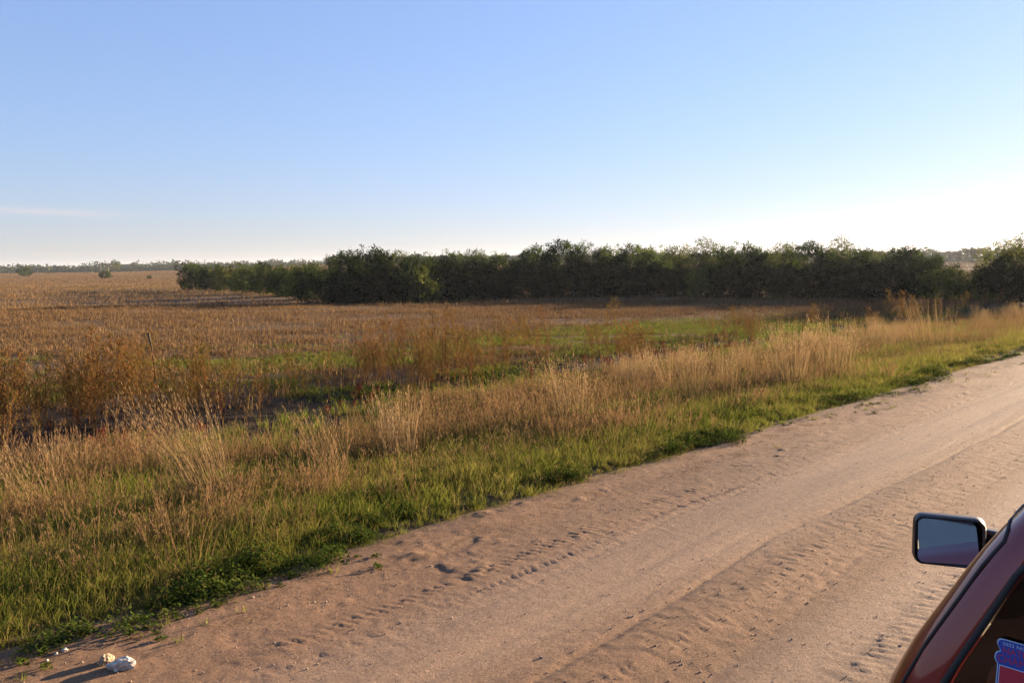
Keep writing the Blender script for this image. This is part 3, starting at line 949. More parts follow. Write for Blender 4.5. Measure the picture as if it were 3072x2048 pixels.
# tall trees of the belt: photo column, depth, kind, photo row of the top
belt = [(1045, 103, 'dense', 757), (1115, 104, 'round', 748), (1190, 106, 'loose', 756), (1262, 103, 'round', 768), (1345, 108, 'round', 760),
        (1425, 112, 'loose', 752), (1490, 115, 'round', 765), (1555, 120, 'dense', 779), (1625, 116, 'round', 742), (1690, 110, 'dense', 726), (1765, 112, 'airy', 730),
        (1835, 112, 'round', 745), (1900, 108, 'dense', 738), (1965, 113, 'round', 748), (2030, 108, 'loose', 742), (2100, 104, 'airy', 720),
        (2165, 106, 'dense', 744), (2230, 103, 'round', 738), (2300, 104, 'dense', 756), (2350, 100, 'loose', 734), (2425, 96, 'dense', 731), (2500, 98, 'airy', 720),
        (2570, 95, 'round', 752), (2640, 93, 'loose', 757), (2715, 90, 'dense', 744), (2785, 93, 'round', 768), (2995, 84, 'airy', 728), (3075, 80, 'loose', 706)]
LOOK = {'dense': 'dense dark green tree', 'round': 'broad round-topped dark tree', 'loose': 'olive green tree with loose crown', 'airy': 'thin-crowned see-through tree'}
def scale_for(u, yd, kd, ytop):
    """Scale that brings this kind's top to a row of the photo (after plant_tree has drawn the belt nearer)."""
    f = float(np.interp(u, [590, 1000, 2000, 3100], [.97, .83, .83, .80]))
    d = yd * f
    x = (u - 1536) / 2458.0 * d
    ztop = CAM_H + ((820 - .013 * u) - ytop) / 2458.0 * d
    return (ztop - float(terrain(x, d))) / TOP[kd] / f


TOP = {}
for kd, (tr_, cr_) in TREES.items():
    zz = np.empty(len(cr_.vertices) * 3, np.float32); cr_.vertices.foreach_get('co', zz)
    TOP[kd] = float(np.percentile(zz[2::3], 99.3))
for i, (u, yd, kd, ytop) in enumerate(belt):
    plant_tree(kd, 'tree', u, yd, scale_for(u, yd, kd, ytop), '%s, %s from the left in the tree belt' % (LOOK[kd], ORD[i]), 'trees of the dark belt across the field')
# understorey along the near foot of the belt
foot = [(590, 150, 'shrub', 1.4), (645, 146, 'shrub', 1.3), (700, 140, 'shrub_light', 1.45), (755, 134, 'shrub', 1.3), (810, 127, 'shrub_light', 1.45), (865, 120, 'shrub', 1.3), (920, 113, 'shrub', 1.4), (972, 107, 'shrub', 1.3),
        (1030, 97, 'shrub', 1.1), (1105, 96, 'shrub', 1.2), (1180, 95, 'shrub', 1.25), (1255, 95, 'shrub_light', 1.45), (1330, 98, 'shrub', 1.4), (1405, 102, 'shrub', 1.35), (1480, 106, 'shrub', 1.3),
        (1560, 108, 'shrub', 1.3), (1640, 106, 'shrub', 1.25), (1720, 105, 'shrub', 1.2), (1800, 106, 'shrub', 1.25), (1880, 103, 'shrub', 1.1), (1960, 104, 'shrub', 1.2), (2040, 101, 'shrub', 1.1),
        (2120, 98, 'shrub_light', 1.1), (2200, 97, 'shrub', 1.2), (2280, 95, 'shrub', 1.1), (2360, 94, 'shrub', 1.1), (2440, 90, 'shrub', 1.15), (2520, 90, 'shrub', 1.15), (2600, 88, 'shrub', 1.2),
        (2680, 86, 'shrub', 1.2), (2760, 85, 'shrub', 1.2), (2830, 82, 'shrub_light', 1.05), (2900, 82, 'shrub_light', .85), (2960, 79, 'shrub_light', 1.0), (3040, 76, 'shrub', 1.2)]
for i, (u, yd, kd, scl) in enumerate(foot):
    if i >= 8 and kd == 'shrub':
        kd = 'shrub_shaded'  # foot shrubs take the leaf colour with shade painted in
    if i < 8:
        lab = ['rounded olive green bush ending the hedge in the open field', 'second bush from the field end of the low hedge',
               'third bush from the field end of the low hedge', 'fourth bush from the field end of the low hedge', 'fifth bush from the field end of the low hedge',
               'sixth bush from the field end of the low hedge', 'seventh bush from the field end of the low hedge', 'last low hedge bush before the tall tree belt begins'][i]
        grp = 'bushes of the low hedge'
    else:
        lab = '%s bush at the foot of the tree belt, %s from the left' % ('olive green' if 'light' in kd else 'dark green', ORD[i - 8] if i - 8 < len(ORD) else 'last')
        grp = 'bushes at the foot of the tree belt'
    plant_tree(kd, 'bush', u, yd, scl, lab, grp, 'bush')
# trees of the same belt going on past the right edge of the picture; they shade the far field
for u, yd, kd, scl in [(3200, 78, 'dense', 1.0), (3330, 76, 'round', 1.0), (3480, 76, 'dense', 1.0), (3650, 77, 'round', 1.0), (3850, 78, 'dense', 1.0)]:
    plant_tree(kd, 'tree', u, yd, scl, 'tree of the belt beyond the picture edge', 'trees of the belt past the edge')
# a back row that closes the belt
back = [(1100, 112, 'round', 778), (1215, 112, 'loose', 785), (1390, 120, 'dense', 785), (1560, 126, 'dense', 788), (1660, 122, 'round', 768), (1745, 120, 'dense', 768),
        (1850, 118, 'dense', 772), (1940, 120, 'round', 772), (2020, 118, 'dense', 772), (2135, 114, 'loose', 768), (2200, 113, 'dense', 772), (2290, 112, 'round', 772),
        (2390, 108, 'dense', 768), (2480, 106, 'loose', 765), (2560, 104, 'round', 770), (2640, 102, 'round', 775), (2720, 100, 'dense', 775)]
for i, (u, yd, kd, ytop) in enumerate(back):
    plant_tree(kd, 'tree', u, yd, scale_for(u, yd, kd, ytop), '%s, %s from the left in the back row' % (LOOK[kd], ORD[i]), 'trees in the back row of the belt')
# lone bushes out in the field
plant_tree('shrub', 'bush', 84, 425, 1.5, 'dark round bush alone in the far field, under the power poles', None, 'bush')
plant_tree('shrub', 'bush', 322, 330, .95, 'small dark leaning bush alone in the middle of the far field', None, 'bush')
plant_tree('shrub_light', 'bush', 455, 300, .42, 'faint small bush in the far field near the hedge end', None, 'bush')


# ------------------------------------------------------------------ far tree line
def far_wood(name, label, specs, leaf, mat):
    V, T = [], []
    for (x, yy, h, w) in specs:
        z0 = float(terrain(x, yy))
        n = 300
        v = rng.normal(0, 1, (n, 3)); v /= np.linalg.norm(v, axis=1)[:, None]
        lob = 1 + .25 * np.sin(v[:, 0] * 5 + x) * np.sin(v[:, 1] * 4 + yy)
        C = v * rng.uniform(.55, 1.0, n)[:, None] * lob[:, None] * np.array([w, w, h * .52]) + np.array([x, yy, z0 + h * .48])
        A = rng.normal(0, 1, (n, 3)); A /= np.linalg.norm(A, axis=1)[:, None]
        B = np.cross(A, rng.normal(0, 1, (n, 3))); B /= np.linalg.norm(B, axis=1)[:, None]
        ls = leaf * rng.uniform(.6, 1.3, n)[:, None]
        V.append(np.stack([C - A * ls, C - B * ls * .6, C + A * ls, C + B * ls * .6], 1).reshape(-1, 3))
        T.append(np.repeat(np.clip(rng.uniform(0, .8) + rng.uniform(-.15, .2, n), 0, 1), 4))
    V = np.vstack(V); T = np.concatenate(T)
    me = new_mesh(name, V, np.arange(len(V)).reshape(-1, 4), mat, T)
    tag(link(name, me), label, 'treeline', kind='stuff')


specs = []
for u in np.arange(-260, 1100, 13):
    d = 840 + rng.uniform(-40, 60)
    zb = float(terrain((u - 1536) / 2458 * d, d))
    h = np.interp(u, [-200, 0, 60, 250, 330, 420, 640, 760, 1000], [10.5, 10.5, 11.4, 10.8, 13.0, 12.0, 13, 12.5, 13]) * rng.uniform(.74, 1.06) - zb
    specs.append(((u - 1536) / 2458 * d, d, h, h * rng.uniform(.4, .62)))
    specs.append(((u + 6 - 1536) / 2458 * (d - 25), d - 25, h * .72, h * rng.uniform(.45, .7)))
far_wood('distant_treeline', 'hazy line of distant trees beyond the field crest', specs, 1.25, M_FAR)
specs = []
for u in np.arange(2500, 3600, 26):
    d = 470 + rng.uniform(-20, 30)
    h = rng.uniform(6.0, 9.0)
    specs.append(((u - 1536) / 2458 * d, d, h, h * rng.uniform(.55, .8)))
far_wood('distant_wood', 'hazy distant wood behind the thin gap in the tree belt', specs, .95, M_FAR)
specs = []
for u in np.arange(1000, 2500, 26):
    d = 600 + rng.uniform(-20, 30)
    h = rng.uniform(6.0, 8.0)
    specs.append(((u - 1536) / 2458 * d, d, h, h * rng.uniform(.6, .9)))
far_wood('wood_behind_belt', 'distant treetops just showing behind the dark tree belt', specs, 1.1, M_FAR)


def hill(name, label, u0, u1, dist, hgt, seed):
    n = 60
    V, F = [], []
    for i in range(n + 1):
        u = u0 + (u1 - u0) * i / n
        x = (u - 1536) / 2458 * dist
        prof = math.sin(math.pi * i / n) ** .6 * (1 + .25 * (float(fbm(np.array(i / 6.), np.array(0.), seed)) - .5)) + .05 * float(vnoise(np.array(i * 1.3), np.array(0.), seed + 3))
        V += [(x, dist - 250, -10), (x, dist, hgt * prof), (x * 1.1, dist + 500, -10)]
    for i in range(n):
        a = i * 3
        F += [(a, a + 3, a + 4, a + 1), (a + 1, a + 4, a + 5, a + 2)]
    me = new_mesh(name, V, F, plain_mat('wooded_hillside', (.07, .085, .04), .95, noise=.4, nscale=.03), smooth=True)
    tag(link(name, me), label, 'hill', kind='structure')


hill('hill', 'low blue wooded hill on the horizon beyond the far trees', 420, 820, 2300, 22, 5)
hill('hill', 'second low blue hill on the horizon close to the tall tree belt', 690, 1250, 2100, 22, 9)


# ------------------------------------------------------------------ power line
def box_mesh(V, F, lo, hi):
    k = len(V)
    for zz in (lo[2], hi[2]):
        V += [(lo[0], lo[1], zz), (hi[0], lo[1], zz), (hi[0], hi[1], zz), (lo[0], hi[1], zz)]
    F += [(k, k + 3, k + 2, k + 1), (k + 4, k + 5, k + 6, k + 7), (k, k + 1, k + 5, k + 4), (k + 1, k + 2, k + 6, k + 5), (k + 2, k + 3, k + 7, k + 6), (k + 3, k, k + 4, k + 7)]


def h_frame(u, dist, top_z, gap, rz, label, thick=.22):
    x, yy = pix(u, dist)
    z0 = float(terrain(x, yy))
    o = empty('power_pole', (x, yy, z0), rz)
    tag(o, label, 'power pole', 'H-frame power poles')
    H = top_z - z0
    for sgn in (-1, 1):
        V, F = [], []
        tube(V, F, [(sgn * gap / 2, 0, -.5), (sgn * gap / 2, 0, H)], thick, thick * .7, 8)
        V += [(sgn * gap / 2, 0, H + .05)]; k = len(V) - 1
        F2 = [tuple(f) for f in F] + [(k - 8 + q, k - 8 + (q + 1) % 8, k) for q in range(8)]
        link('pole', new_mesh('pole', np.array(V), F2, M_WOOD, smooth=False), o)
    V, F = [], []
    box_mesh(V, F, (-gap * .95, -.32, H - 2.6), (gap * .95, -.20, H - 2.3))
    link('crossarm', new_mesh('crossarm', V, F, M_WOOD), o)
    for q in (-.9, 0, .9):
        V, F = [], []
        tube(V, F, [(q * gap, -.26, H - 2.6), (q * gap, -.26, H - 3.0), (q * gap, -.26, H - 3.5)], .10, .10, 6)
        link('insulator', new_mesh('insulator', np.array(V), np.array(F), M_WIRE), o)
    return o


h_frame(322, 560, 9.4, 4.8, R(10), 'double power pole standing nearest behind the pale tree on the horizon')
h_frame(157, 900, 12.0, 3.9, R(-20), 'small double power pole above the far trees by the lone round bush', .3)
h_frame(486, 1000, 15.0, 4.6, R(0), 'faint double power pole above the distant trees beside the low blue hill', .22)
h_frame(3, 1100, 12.5, 3.4, R(-25), 'faint double power pole at the edge of the far trees', .3)
h_frame(2527, 475, 19.0, 4.6, R(46), 'tall double power pole rising behind the tree belt', .2)


def wire(p0, p1, sag, label):
    V, F = [], []
    pts = []
    for i in range(17):
        u = i / 16
        p = np.array(p0) * (1 - u) + np.array(p1) * u
        p[2] -= sag * 4 * u * (1 - u)
        pts.append(p)
    tube(V, F, pts, .035, .035, 5)
    tag(link('power_line', new_mesh('power_line', np.array(V), np.array(F), M_WIRE)), label, 'power line', 'power line wires')


x0, y0 = pix(2527, 475)
for k, (dz, q) in enumerate(((19.3, 0), (16.0, 1.6), (16.0, -1.6))):
    wire((x0 + q, y0, dz), (x0 + 190 + q, y0 - 70, dz + 3.0), 4.0,
         ['thin upper wire running from the tall double pole out of the picture', 'thin lower wire from the tall double pole, nearer one', 'thin lower wire from the tall double pole, farther one'][k])
xa, ya = pix(157, 900); xb, yb = pix(322, 560)
wire((xa, ya, 9.6), (xb, yb, 6.9), 1.5, 'thin wire between the two double poles over the far field')

plant_tree('airy', 'tree', 352, 600, 1.15, 'pale half-bare tree on the horizon in front of the double power pole', None)


# ------------------------------------------------------------------ single plants that stand out
def ground_at(u, v, z=0.0):
    """Where the line of sight through photo pixel (u, v) meets the terrain."""
    a = (u - 1536) / 2458.0; b = (v - 1024) / 2458.0
    c, q = math.cos(ROLL), math.sin(ROLL)
    a2 = a * c - b * q; b2 = a * q + b * c
    d = np.array([a2, math.cos(PITCH) - b2 * math.sin(PITCH), -math.sin(PITCH) - b2 * math.cos(PITCH)])
    k = 1.0
    for _ in range(60):
        zt = float(terrain(d[0] * k, d[1] * k))
        k += .6 * ((zt - CAM_H) / d[2] - k)
    return d[0] * k, d[1] * k, float(terrain(d[0] * k, d[1] * k))


def lone(name, me, u, v, label, cat, group=None, scale=1.0, rz=0.0):
    x, yy, z = ground_at(u, v)
    o = link(name, me, None, (x, yy, z)); o.rotation_euler = (0, 0, rz); o.scale = (scale,) * 3
    return tag(o, label, cat, group)


G = 'tall grass clumps standing out along the ditch'
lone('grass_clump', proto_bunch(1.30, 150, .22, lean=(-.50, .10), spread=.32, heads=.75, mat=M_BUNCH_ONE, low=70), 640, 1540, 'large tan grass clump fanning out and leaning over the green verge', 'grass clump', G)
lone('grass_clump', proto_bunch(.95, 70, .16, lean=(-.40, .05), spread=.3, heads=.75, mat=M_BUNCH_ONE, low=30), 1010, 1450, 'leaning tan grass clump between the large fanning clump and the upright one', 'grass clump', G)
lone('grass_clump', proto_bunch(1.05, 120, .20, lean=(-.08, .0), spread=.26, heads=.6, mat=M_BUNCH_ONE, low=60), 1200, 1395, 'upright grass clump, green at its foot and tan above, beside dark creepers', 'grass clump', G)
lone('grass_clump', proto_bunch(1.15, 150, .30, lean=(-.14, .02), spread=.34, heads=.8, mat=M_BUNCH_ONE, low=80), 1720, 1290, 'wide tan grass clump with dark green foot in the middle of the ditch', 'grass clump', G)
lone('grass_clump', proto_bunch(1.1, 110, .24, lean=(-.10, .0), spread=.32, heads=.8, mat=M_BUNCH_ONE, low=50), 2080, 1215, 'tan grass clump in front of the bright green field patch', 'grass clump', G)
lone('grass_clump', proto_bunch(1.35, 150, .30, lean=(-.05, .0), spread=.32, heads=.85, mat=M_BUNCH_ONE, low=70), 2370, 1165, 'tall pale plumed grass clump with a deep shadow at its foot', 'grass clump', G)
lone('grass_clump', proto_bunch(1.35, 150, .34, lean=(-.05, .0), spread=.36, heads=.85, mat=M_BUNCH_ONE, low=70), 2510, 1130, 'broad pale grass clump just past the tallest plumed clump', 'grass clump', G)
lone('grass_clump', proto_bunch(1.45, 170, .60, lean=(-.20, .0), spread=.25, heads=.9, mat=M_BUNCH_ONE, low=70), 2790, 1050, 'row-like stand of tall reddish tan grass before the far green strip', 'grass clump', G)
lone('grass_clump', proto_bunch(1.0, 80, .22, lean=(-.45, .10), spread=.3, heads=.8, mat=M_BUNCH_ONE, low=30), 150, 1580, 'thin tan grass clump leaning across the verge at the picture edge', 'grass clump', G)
lone('red_weed', proto_weed(.62, 12, M_RED_ONE, 1.3, .7, .024), 668, 1262, 'bright red weed behind the large fanning grass clump', 'weed')
lone('red_weed', proto_weed(.55, 10, M_RED_ONE, .9, .7, .030), 1068, 1222, 'red-stemmed weed at the dark soil edge of the field', 'weed')
lone('red_weed', proto_weed(.50, 10, M_RED_ONE, .9, .7, .030), 1590, 1160, 'small dark red weed behind the wide tan grass clump', 'weed')
W = 'tall dry weeds standing out at the field edge'
lone('tall_weed', proto_weed(1.75, 24, M_WEED_ONE, 1.2, .42, .030), 480, 1215, 'tallest olive brown weed, topped by a dark dead stalk', 'weed', W)
lone('tall_weed', proto_weed(1.55, 22, M_WEED_ONE, 1.2, .40, .030), 1285, 1175, 'tall bushy olive weed left of the bright green seedlings', 'weed', W)
lone('tall_weed', proto_weed(1.60, 22, M_WEED_ONE, 1.2, .46, .030), 1450, 1165, 'tall dark branching weed behind the dark soil edge', 'weed', W)
lone('tall_weed', proto_weed(1.45, 20, M_WEED_ONE, 1.1, .42, .030), 985, 1195, 'slender tall weed in front of the green seedlings', 'weed', W)
lone('tall_weed', proto_weed(1.35, 22, M_WEED_ONE, 1.3, .6, .030), 1610, 1120, 'broad brown weed farther out in the field', 'weed', W)
V, F = [], []
tube(V, F, [(0, 0, -.1), (-.06, 0, 1.0), (-.11, .02, 1.35), (-.15, .03, 1.56), (-.16, .03, 1.62)], .016, .036, 7)
kk = len(V); V.append(np.array((-.16, .03, 1.64))); F = [tuple(f) for f in F] + [(kk - 7 + q, kk - 7 + (q + 1) % 7, kk) for q in range(7)]
lone('dead_stalk', new_mesh('dead_stalk', np.array(V), F, plain_mat('dark_dead_stalk', (.055, .042, .026), .9, noise=.4, nscale=25)), 474, 1200, 'dark dead stalk leaning up out of the tallest weed', 'plant stalk')
V, F = [], []
for a in np.linspace(.2, 2.9, 16):
    l = U(.5, 1.0)
    tip = np.array([math.cos(a) * l, U(-.2, .2), math.sin(a) * l * .55 + .04])
    tube(V, F, [(U(-.1, .1), U(-.1, .1), 0), tip * .5 + (0, 0, .06), tip, tip + (U(-.15, .15), 0, -.1)], .009, .003, 4)
lone('dead_brush', new_mesh('dead_brush', np.array(V), np.array(F), plain_mat('grey_dead_brush', (.13, .095, .075), .9)), 365, 1290, 'spread of dead curved branches behind the large fanning grass clump', 'dead branches')


# ------------------------------------------------------------------ stones
def stone_mesh(name, size, seed, mat, amp=.28):
    import bmesh
    bm = bmesh.new()
    bmesh.ops.create_icosphere(bm, subdivisions=3, radius=1.0)
    r0 = np.random.default_rng(seed)
    dirs = r0.normal(0, 1, (14, 3)); dirs /= np.linalg.norm(dirs, axis=1)[:, None]
    cut = r0.uniform(.66, .95, 14)
    for v in bm.verts:
        p = np.array(v.co); m = 1.0
        for d, c in zip(dirs, cut):
            q = p @ d
            if q * m > c:
                m = c / q
        p = p * m * (1 + amp * (float(vnoise(np.array(p[0] * 4 + seed), np.array(p[1] * 4 + p[2] * 3), seed)) - .5))
        v.co = (p[0] * size[0], p[1] * size[1], p[2] * size[2])
    me = bpy.data.meshes.new(name); bm.to_mesh(me); bm.free()
    me.materials.append(mat)
    me.polygons.foreach_set('use_smooth', np.ones(len(me.polygons), bool))
    me.set_sharp_from_angle(angle=R(18))
    return me


M_ROCKW = plain_mat('white_limestone', (.43, .38, .325), .85, noise=.4, nscale=45, bump=1.0)
M_ROCKT = plain_mat('tan_sandstone', (.29, .20, .115), .85, noise=.4, nscale=45, bump=1.0)
M_PEB = plain_mat('road_gravel', (.28, .20, .14), .85, noise=.45, nscale=60)


def stone(u, v, size, seed, mat, label, rz=0.0):
    a = (u - 1536) / 2458.0; b = (v - 1024) / 2458.0
    x, yy, _ = ground_at(u, v)
    # onto the road surface rather than the soil below it
    for _ in range(3):
        ss, tt = xy_to_st(x, yy)
        z = float(road_height(np.array(ss), np.array(tt)))
        f = (CAM_H - z) / (CAM_H - float(terrain(x, yy)))
        x, yy = ground_at(u, v)[0] * f, ground_at(u, v)[1] * f
    o = link('stone', stone_mesh('stone', size, seed, mat), None, (x, yy, z + size[2] * .38))
    o.rotation_euler = (0, 0, rz)
    return tag(o, label, 'stone', 'stones lying at the road edge')


stone(368, 2000, (.080, .058, .044), 21, M_ROCKW, 'largest white stone lying on the sandy road edge', R(10))
stone(318, 1988, (.045, .040, .042), 8, M_ROCKT, 'tan stone lying against the largest white stone', R(50))
stone(194, 1943, (.020, .016, .014), 12, M_ROCKW, 'small pale grey stone at the grass edge beyond the two big stones', 0)
stone(168, 1954, (.011, .010, .009), 14, M_ROCKW, 'tiny pale pebble next to the small grey stone', 0)
stone(141, 1977, (.011, .009, .008), 15, M_ROCKW, 'tiny white pebble between the grass and the big stones', 0)

# loose gravel on the road
n = 5000
s = np.abs(rng.normal(0, 1, n)) * 7 + .6; t = rng.uniform(1.0, 5.3, n)
wv = .14 * (fbm(s / 3.0, t * 0 + 3, 21) - .5) * 2 + t
pk = 1 - .8 * (np.exp(-((wv - 3.45) / .42) ** 4) + np.exp(-((wv - 2.05) / .2) ** 4)).clip(0, 1)
k = rng.uniform(0, 1, n) < pk
s, t = s[k], t[k]
x, y = st_to_xy(s, t)
k = (y > 1) & (np.abs(x) < .75 * y + 1.5)
s, t, x, y = thin(k, s, t, x, y)
peb = []
for i in range(5):
    import bmesh
    bm = bmesh.new(); bmesh.ops.create_icosphere(bm, subdivisions=1, radius=1.0)
    for v in bm.verts:
        v.co = Vector((v.co.x * U(.8, 1.2), v.co.y * U(.6, 1.1), v.co.z * U(.5, .8))) * .0045
    me = bpy.data.meshes.new('pebble'); bm.to_mesh(me); bm.free(); me.materials.append(M_PEB); peb.append(me)
scatter('road_gravel', 'loose gravel grains strewn over the road', 'gravel', peb, x, y, np.exp(rng.normal(-.15, .38, len(x))), rng.uniform(0, 1, len(x)), tilt=.5, z=road_height(s, t) + .002)
# bits of straw and small weeds creeping onto the sand
s, t, x, y = strip_points(1500, 0, 26, 4.55, 5.3)
k = rng.uniform(0, 1, len(s)) < .35 * sstep(4.5, 5.2, t) * sstep(.45, .6, fbm(s / .8, t / .5, 171))
s, t, x, y = thin(k, s, t, x, y)
scatter('sand_weeds', 'tiny green sprouts creeping onto the loose sand', 'weeds', [proto_forb(.035, .05, 26), proto_verge(.05, 10, .03)], x, y, rng.uniform(.6, 1.2, len(x)), rng.uniform(.2, .9, len(x)), z=road_height(s, t))
L = Leaves()
for _ in range(8):
    a = U(0, 6.283); l = U(.05, .12)
    L.blade((U(-.1, .1), U(-.1, .1), .006), (U(-.1, .1) + l * math.cos(a), U(-.1, .1) + l * math.sin(a), .012), .005, U(.3, 1), seg=2)
straw = L.mesh('straw', [M_STUB])
s, t, x, y = strip_points(900, 0, 22, 4.7, 5.35)
scatter('straw_litter', 'bits of straw lying along the grass edge of the road', 'litter', [straw], x, y, rng.uniform(.5, 1.1, len(x)), rng.uniform(.3, 1, len(x)), tilt=.03, z=road_height(s, t))


# ------------------------------------------------------------------ the red pickup truck
def car_paint():
    m, nt, out = mat_new('dark_red_car_paint')
    b = N(nt, 'ShaderNodeBsdfPrincipled')
    b.inputs['Base Color'].default_value = (.15, .002, .006, 1)
    b.inputs['Metallic'].default_value = .5
    b.inputs['Roughness'].default_value = .28
    b.inputs['Coat Weight'].default_value = 1.0
    b.inputs['Coat Roughness'].default_value = .06
    tc = N(nt, 'ShaderNodeTexCoord')
    nz = N(nt, 'ShaderNodeTexNoise'); nz.inputs['Scale'].default_value = 14; nz.inputs['Detail'].default_value = 8
    nt.links.new(tc.outputs['Object'], nz.inputs['Vector'])
    rr = ramp(nt, [(.35, (.02,) * 3), (.75, (.08,) * 3)])       # a little road dust dulls the clear coat
    nt.links.new(nz.outputs['Fac'], rr.inputs[0]); nt.links.new(rr.outputs[0], b.inputs['Coat Roughness'])
    nt.links.new(b.outputs[0], out.inputs[0])
    return m


def tinted_glass(name, tint, rough=.0):
    m, nt, out = mat_new(name)
    tr = N(nt, 'ShaderNodeBsdfTransparent'); tr.inputs[0].default_value = (*tint, 1)
    gl = N(nt, 'ShaderNodeBsdfGlossy'); gl.inputs['Roughness'].default_value = rough
    lw = N(nt, 'ShaderNodeLayerWeight'); lw.inputs[0].default_value = .5
    pw5 = N(nt, 'ShaderNodeMath', operation='POWER'); pw5.inputs[1].default_value = 5.0
    fr = N(nt, 'ShaderNodeMath', operation='MULTIPLY_ADD'); fr.inputs[1].default_value = .93; fr.inputs[2].default_value = .05
    nt.links.new(lw.outputs['Facing'], pw5.inputs[0]); nt.links.new(pw5.outputs[0], fr.inputs[0])
    mx = N(nt, 'ShaderNodeMixShader')
    nt.links.new(fr.outputs[0], mx.inputs[0]); nt.links.new(tr.outputs[0], mx.inputs[1]); nt.links.new(gl.outputs[0], mx.inputs[2])
    nt.links.new(mx.outputs[0], out.inputs[0])
    return m


M_PAINT = car_paint()
M_GLASS = tinted_glass('tinted_car_glass', (.16, .17, .18))
M_GLASS_CLEAR = tinted_glass('clear_car_glass', (.72, .76, .74))
M_RUB = plain_mat('black_rubber', (.012, .012, .012), .6)
M_TRIM = plain_mat('black_plastic', (.018, .018, .019), .42)
M_CHROME = plain_mat('chrome', (.8, .8, .8), .12, metal=1.0)
M_MIRROR = plain_mat('mirror_silver', (.80, .82, .84), .01, metal=1.0)
M_SEAT = plain_mat('beige_seat_cloth', (.30, .25, .17), .9, noise=.15, nscale=40)
M_DARKIN = plain_mat('dark_cabin_trim', (.03, .03, .032), .7)
M_TYRE = plain_mat('tyre_rubber', (.022, .021, .020), .85, noise=.3, nscale=20)
M_RIM = plain_mat('alloy_rim', (.45, .45, .46), .3, metal=.9)
M_LAMP_R = plain_mat('red_tail_lamp', (.30, .012, .012), .15, coat=1)
M_LAMP_W = plain_mat('clear_lamp', (.6, .6, .6), .1, coat=1)

tx, ty = st_to_xy(0, -.16)
truck = empty('pickup_truck', (tx, ty, .02), math.atan2(DY, DX))
tag(truck, 'dark red pickup truck parked on the road, its cab corner and side mirror showing', 'pickup truck')

ZS = [.42, .52, .70, .90, 1.04, 1.13, 1.20, 1.25, 1.31, 1.37, 1.43, 1.49, 1.55, 1.60, 1.63, 1.66, 1.685, 1.705, 1.72, 1.73]
HWZ = ([.42, .55, .95, 1.10, 1.19, 1.316, 1.443, 1.522, 1.606, 1.66, 1.685, 1.705, 1.72, 1.73], [.83, .875, .90, .90, .877, .822, .752, .710, .655, .612, .575, .52, .44, .30])
SRZ = ([.42, 1.19, 1.66, 1.685, 1.705, 1.72, 1.73], [1.87, 1.85, 1.916, 1.935, 1.975, 2.06, 2.22])
SFZ = ([.42, 1.04, 1.13, 1.63, 1.66, 1.685, 1.705, 1.72, 1.73], [3.72, 3.74, 3.72, 3.06, 3.00, 2.95, 2.88, 2.78, 2.62])
REAR_F = [0, .2, .4, .6, .75, .852]
SIDE_F = [.09, .22, .4, .6, .8, .93]
NA = 9


def cab_half(z):
    w = float(np.interp(z, *HWZ)); sr = float(np.interp(z, *SRZ)); sf = float(np.interp(z, *SFZ))
    r = .148 * w
    rf = .16 * w
    pts = [(sr + .012 * f * f - .012, f * w) for f in REAR_F]
    for i in range(1, NA + 1):
        a = .5 * math.pi * i / NA
        pts.append((sr + r - r * math.cos(a), w - r + r * math.sin(a)))
    s0, s1 = sr + r, sf - rf
    pts += [(s0 + (s1 - s0) * f, w + .012 * math.sin(math.pi * f)) for f in SIDE_F]
    pts.append((s1, w))
    for i in range(1, 6):
        a = .5 * math.pi * i / 5
        pts.append((s1 + rf * math.sin(a), w - rf + rf * math.cos(a)))
    pts += [(sf + .05 * (1 - f * f) - .05 * (1 - .84 ** 2), f * w) for f in (.55, .25, 0)]
    return pts


half = [cab_half(z) for z in ZS]
nh = len(half[0])
I_RW = len(REAR_F) - 1                  # column where the rear window ends and the corner begins
I_S0 = I_RW + NA                        # end of the rear corner
I_D0, I_D1 = I_S0 + 1, I_S0 + len(SIDE_F)   # door window
I_F0 = I_S0 + len(SIDE_F) + 1 + 4       # windscreen starts here
ROW0, ROW1 = 6, 13                      # glass between these rows
verts = []; ncol = 2 * nh - 2
for z, h in zip(ZS, half):
    ring = h + [(q[0], -q[1]) for q in h[-2:0:-1]]
    verts += [(q[0], q[1], z) for q in ring]
verts = np.array(verts)


def side_col(c):                        # column of a face -> column in the half ring
    return c if c < nh - 1 else ncol - 1 - c


shell, panes = [], {'rear_window': [], 'door_window_l': [], 'door_window_r': [], 'windscreen': []}
for r in range(len(ZS) - 1):
    for c in range(ncol):
        f = (r * ncol + c, r * ncol + (c + 1) % ncol, (r + 1) * ncol + (c + 1) % ncol, (r + 1) * ncol + c)
        hcol = side_col(c)
        key = None
        if ROW0 <= r < ROW1:
            if hcol < I_RW: key = 'rear_window'
            elif I_D0 <= hcol < I_D1: key = 'door_window_l' if c < nh - 1 else 'door_window_r'
            elif hcol >= I_F0: key = 'windscreen'
        if key: panes[key].append(f)
        else: shell.append(f)
shell.append(tuple((len(ZS) - 1) * ncol + c for c in range(ncol)))


def sub_mesh(name, faces, mat, offset=0.0):
    used = sorted({i for f in faces for i in f}); mp = {i: k for k, i in enumerate(used)}
    v = verts[used].copy()
    if offset:
        c = np.array([2.75, 0, 0]); d = v - c; d[:, 2] = 0
        d /= np.linalg.norm(d, axis=1)[:, None]
        v = v + d * offset
    me = new_mesh(name, v, [tuple(mp[i] for i in f)[::-1] for f in faces], mat, smooth=True)
    return me


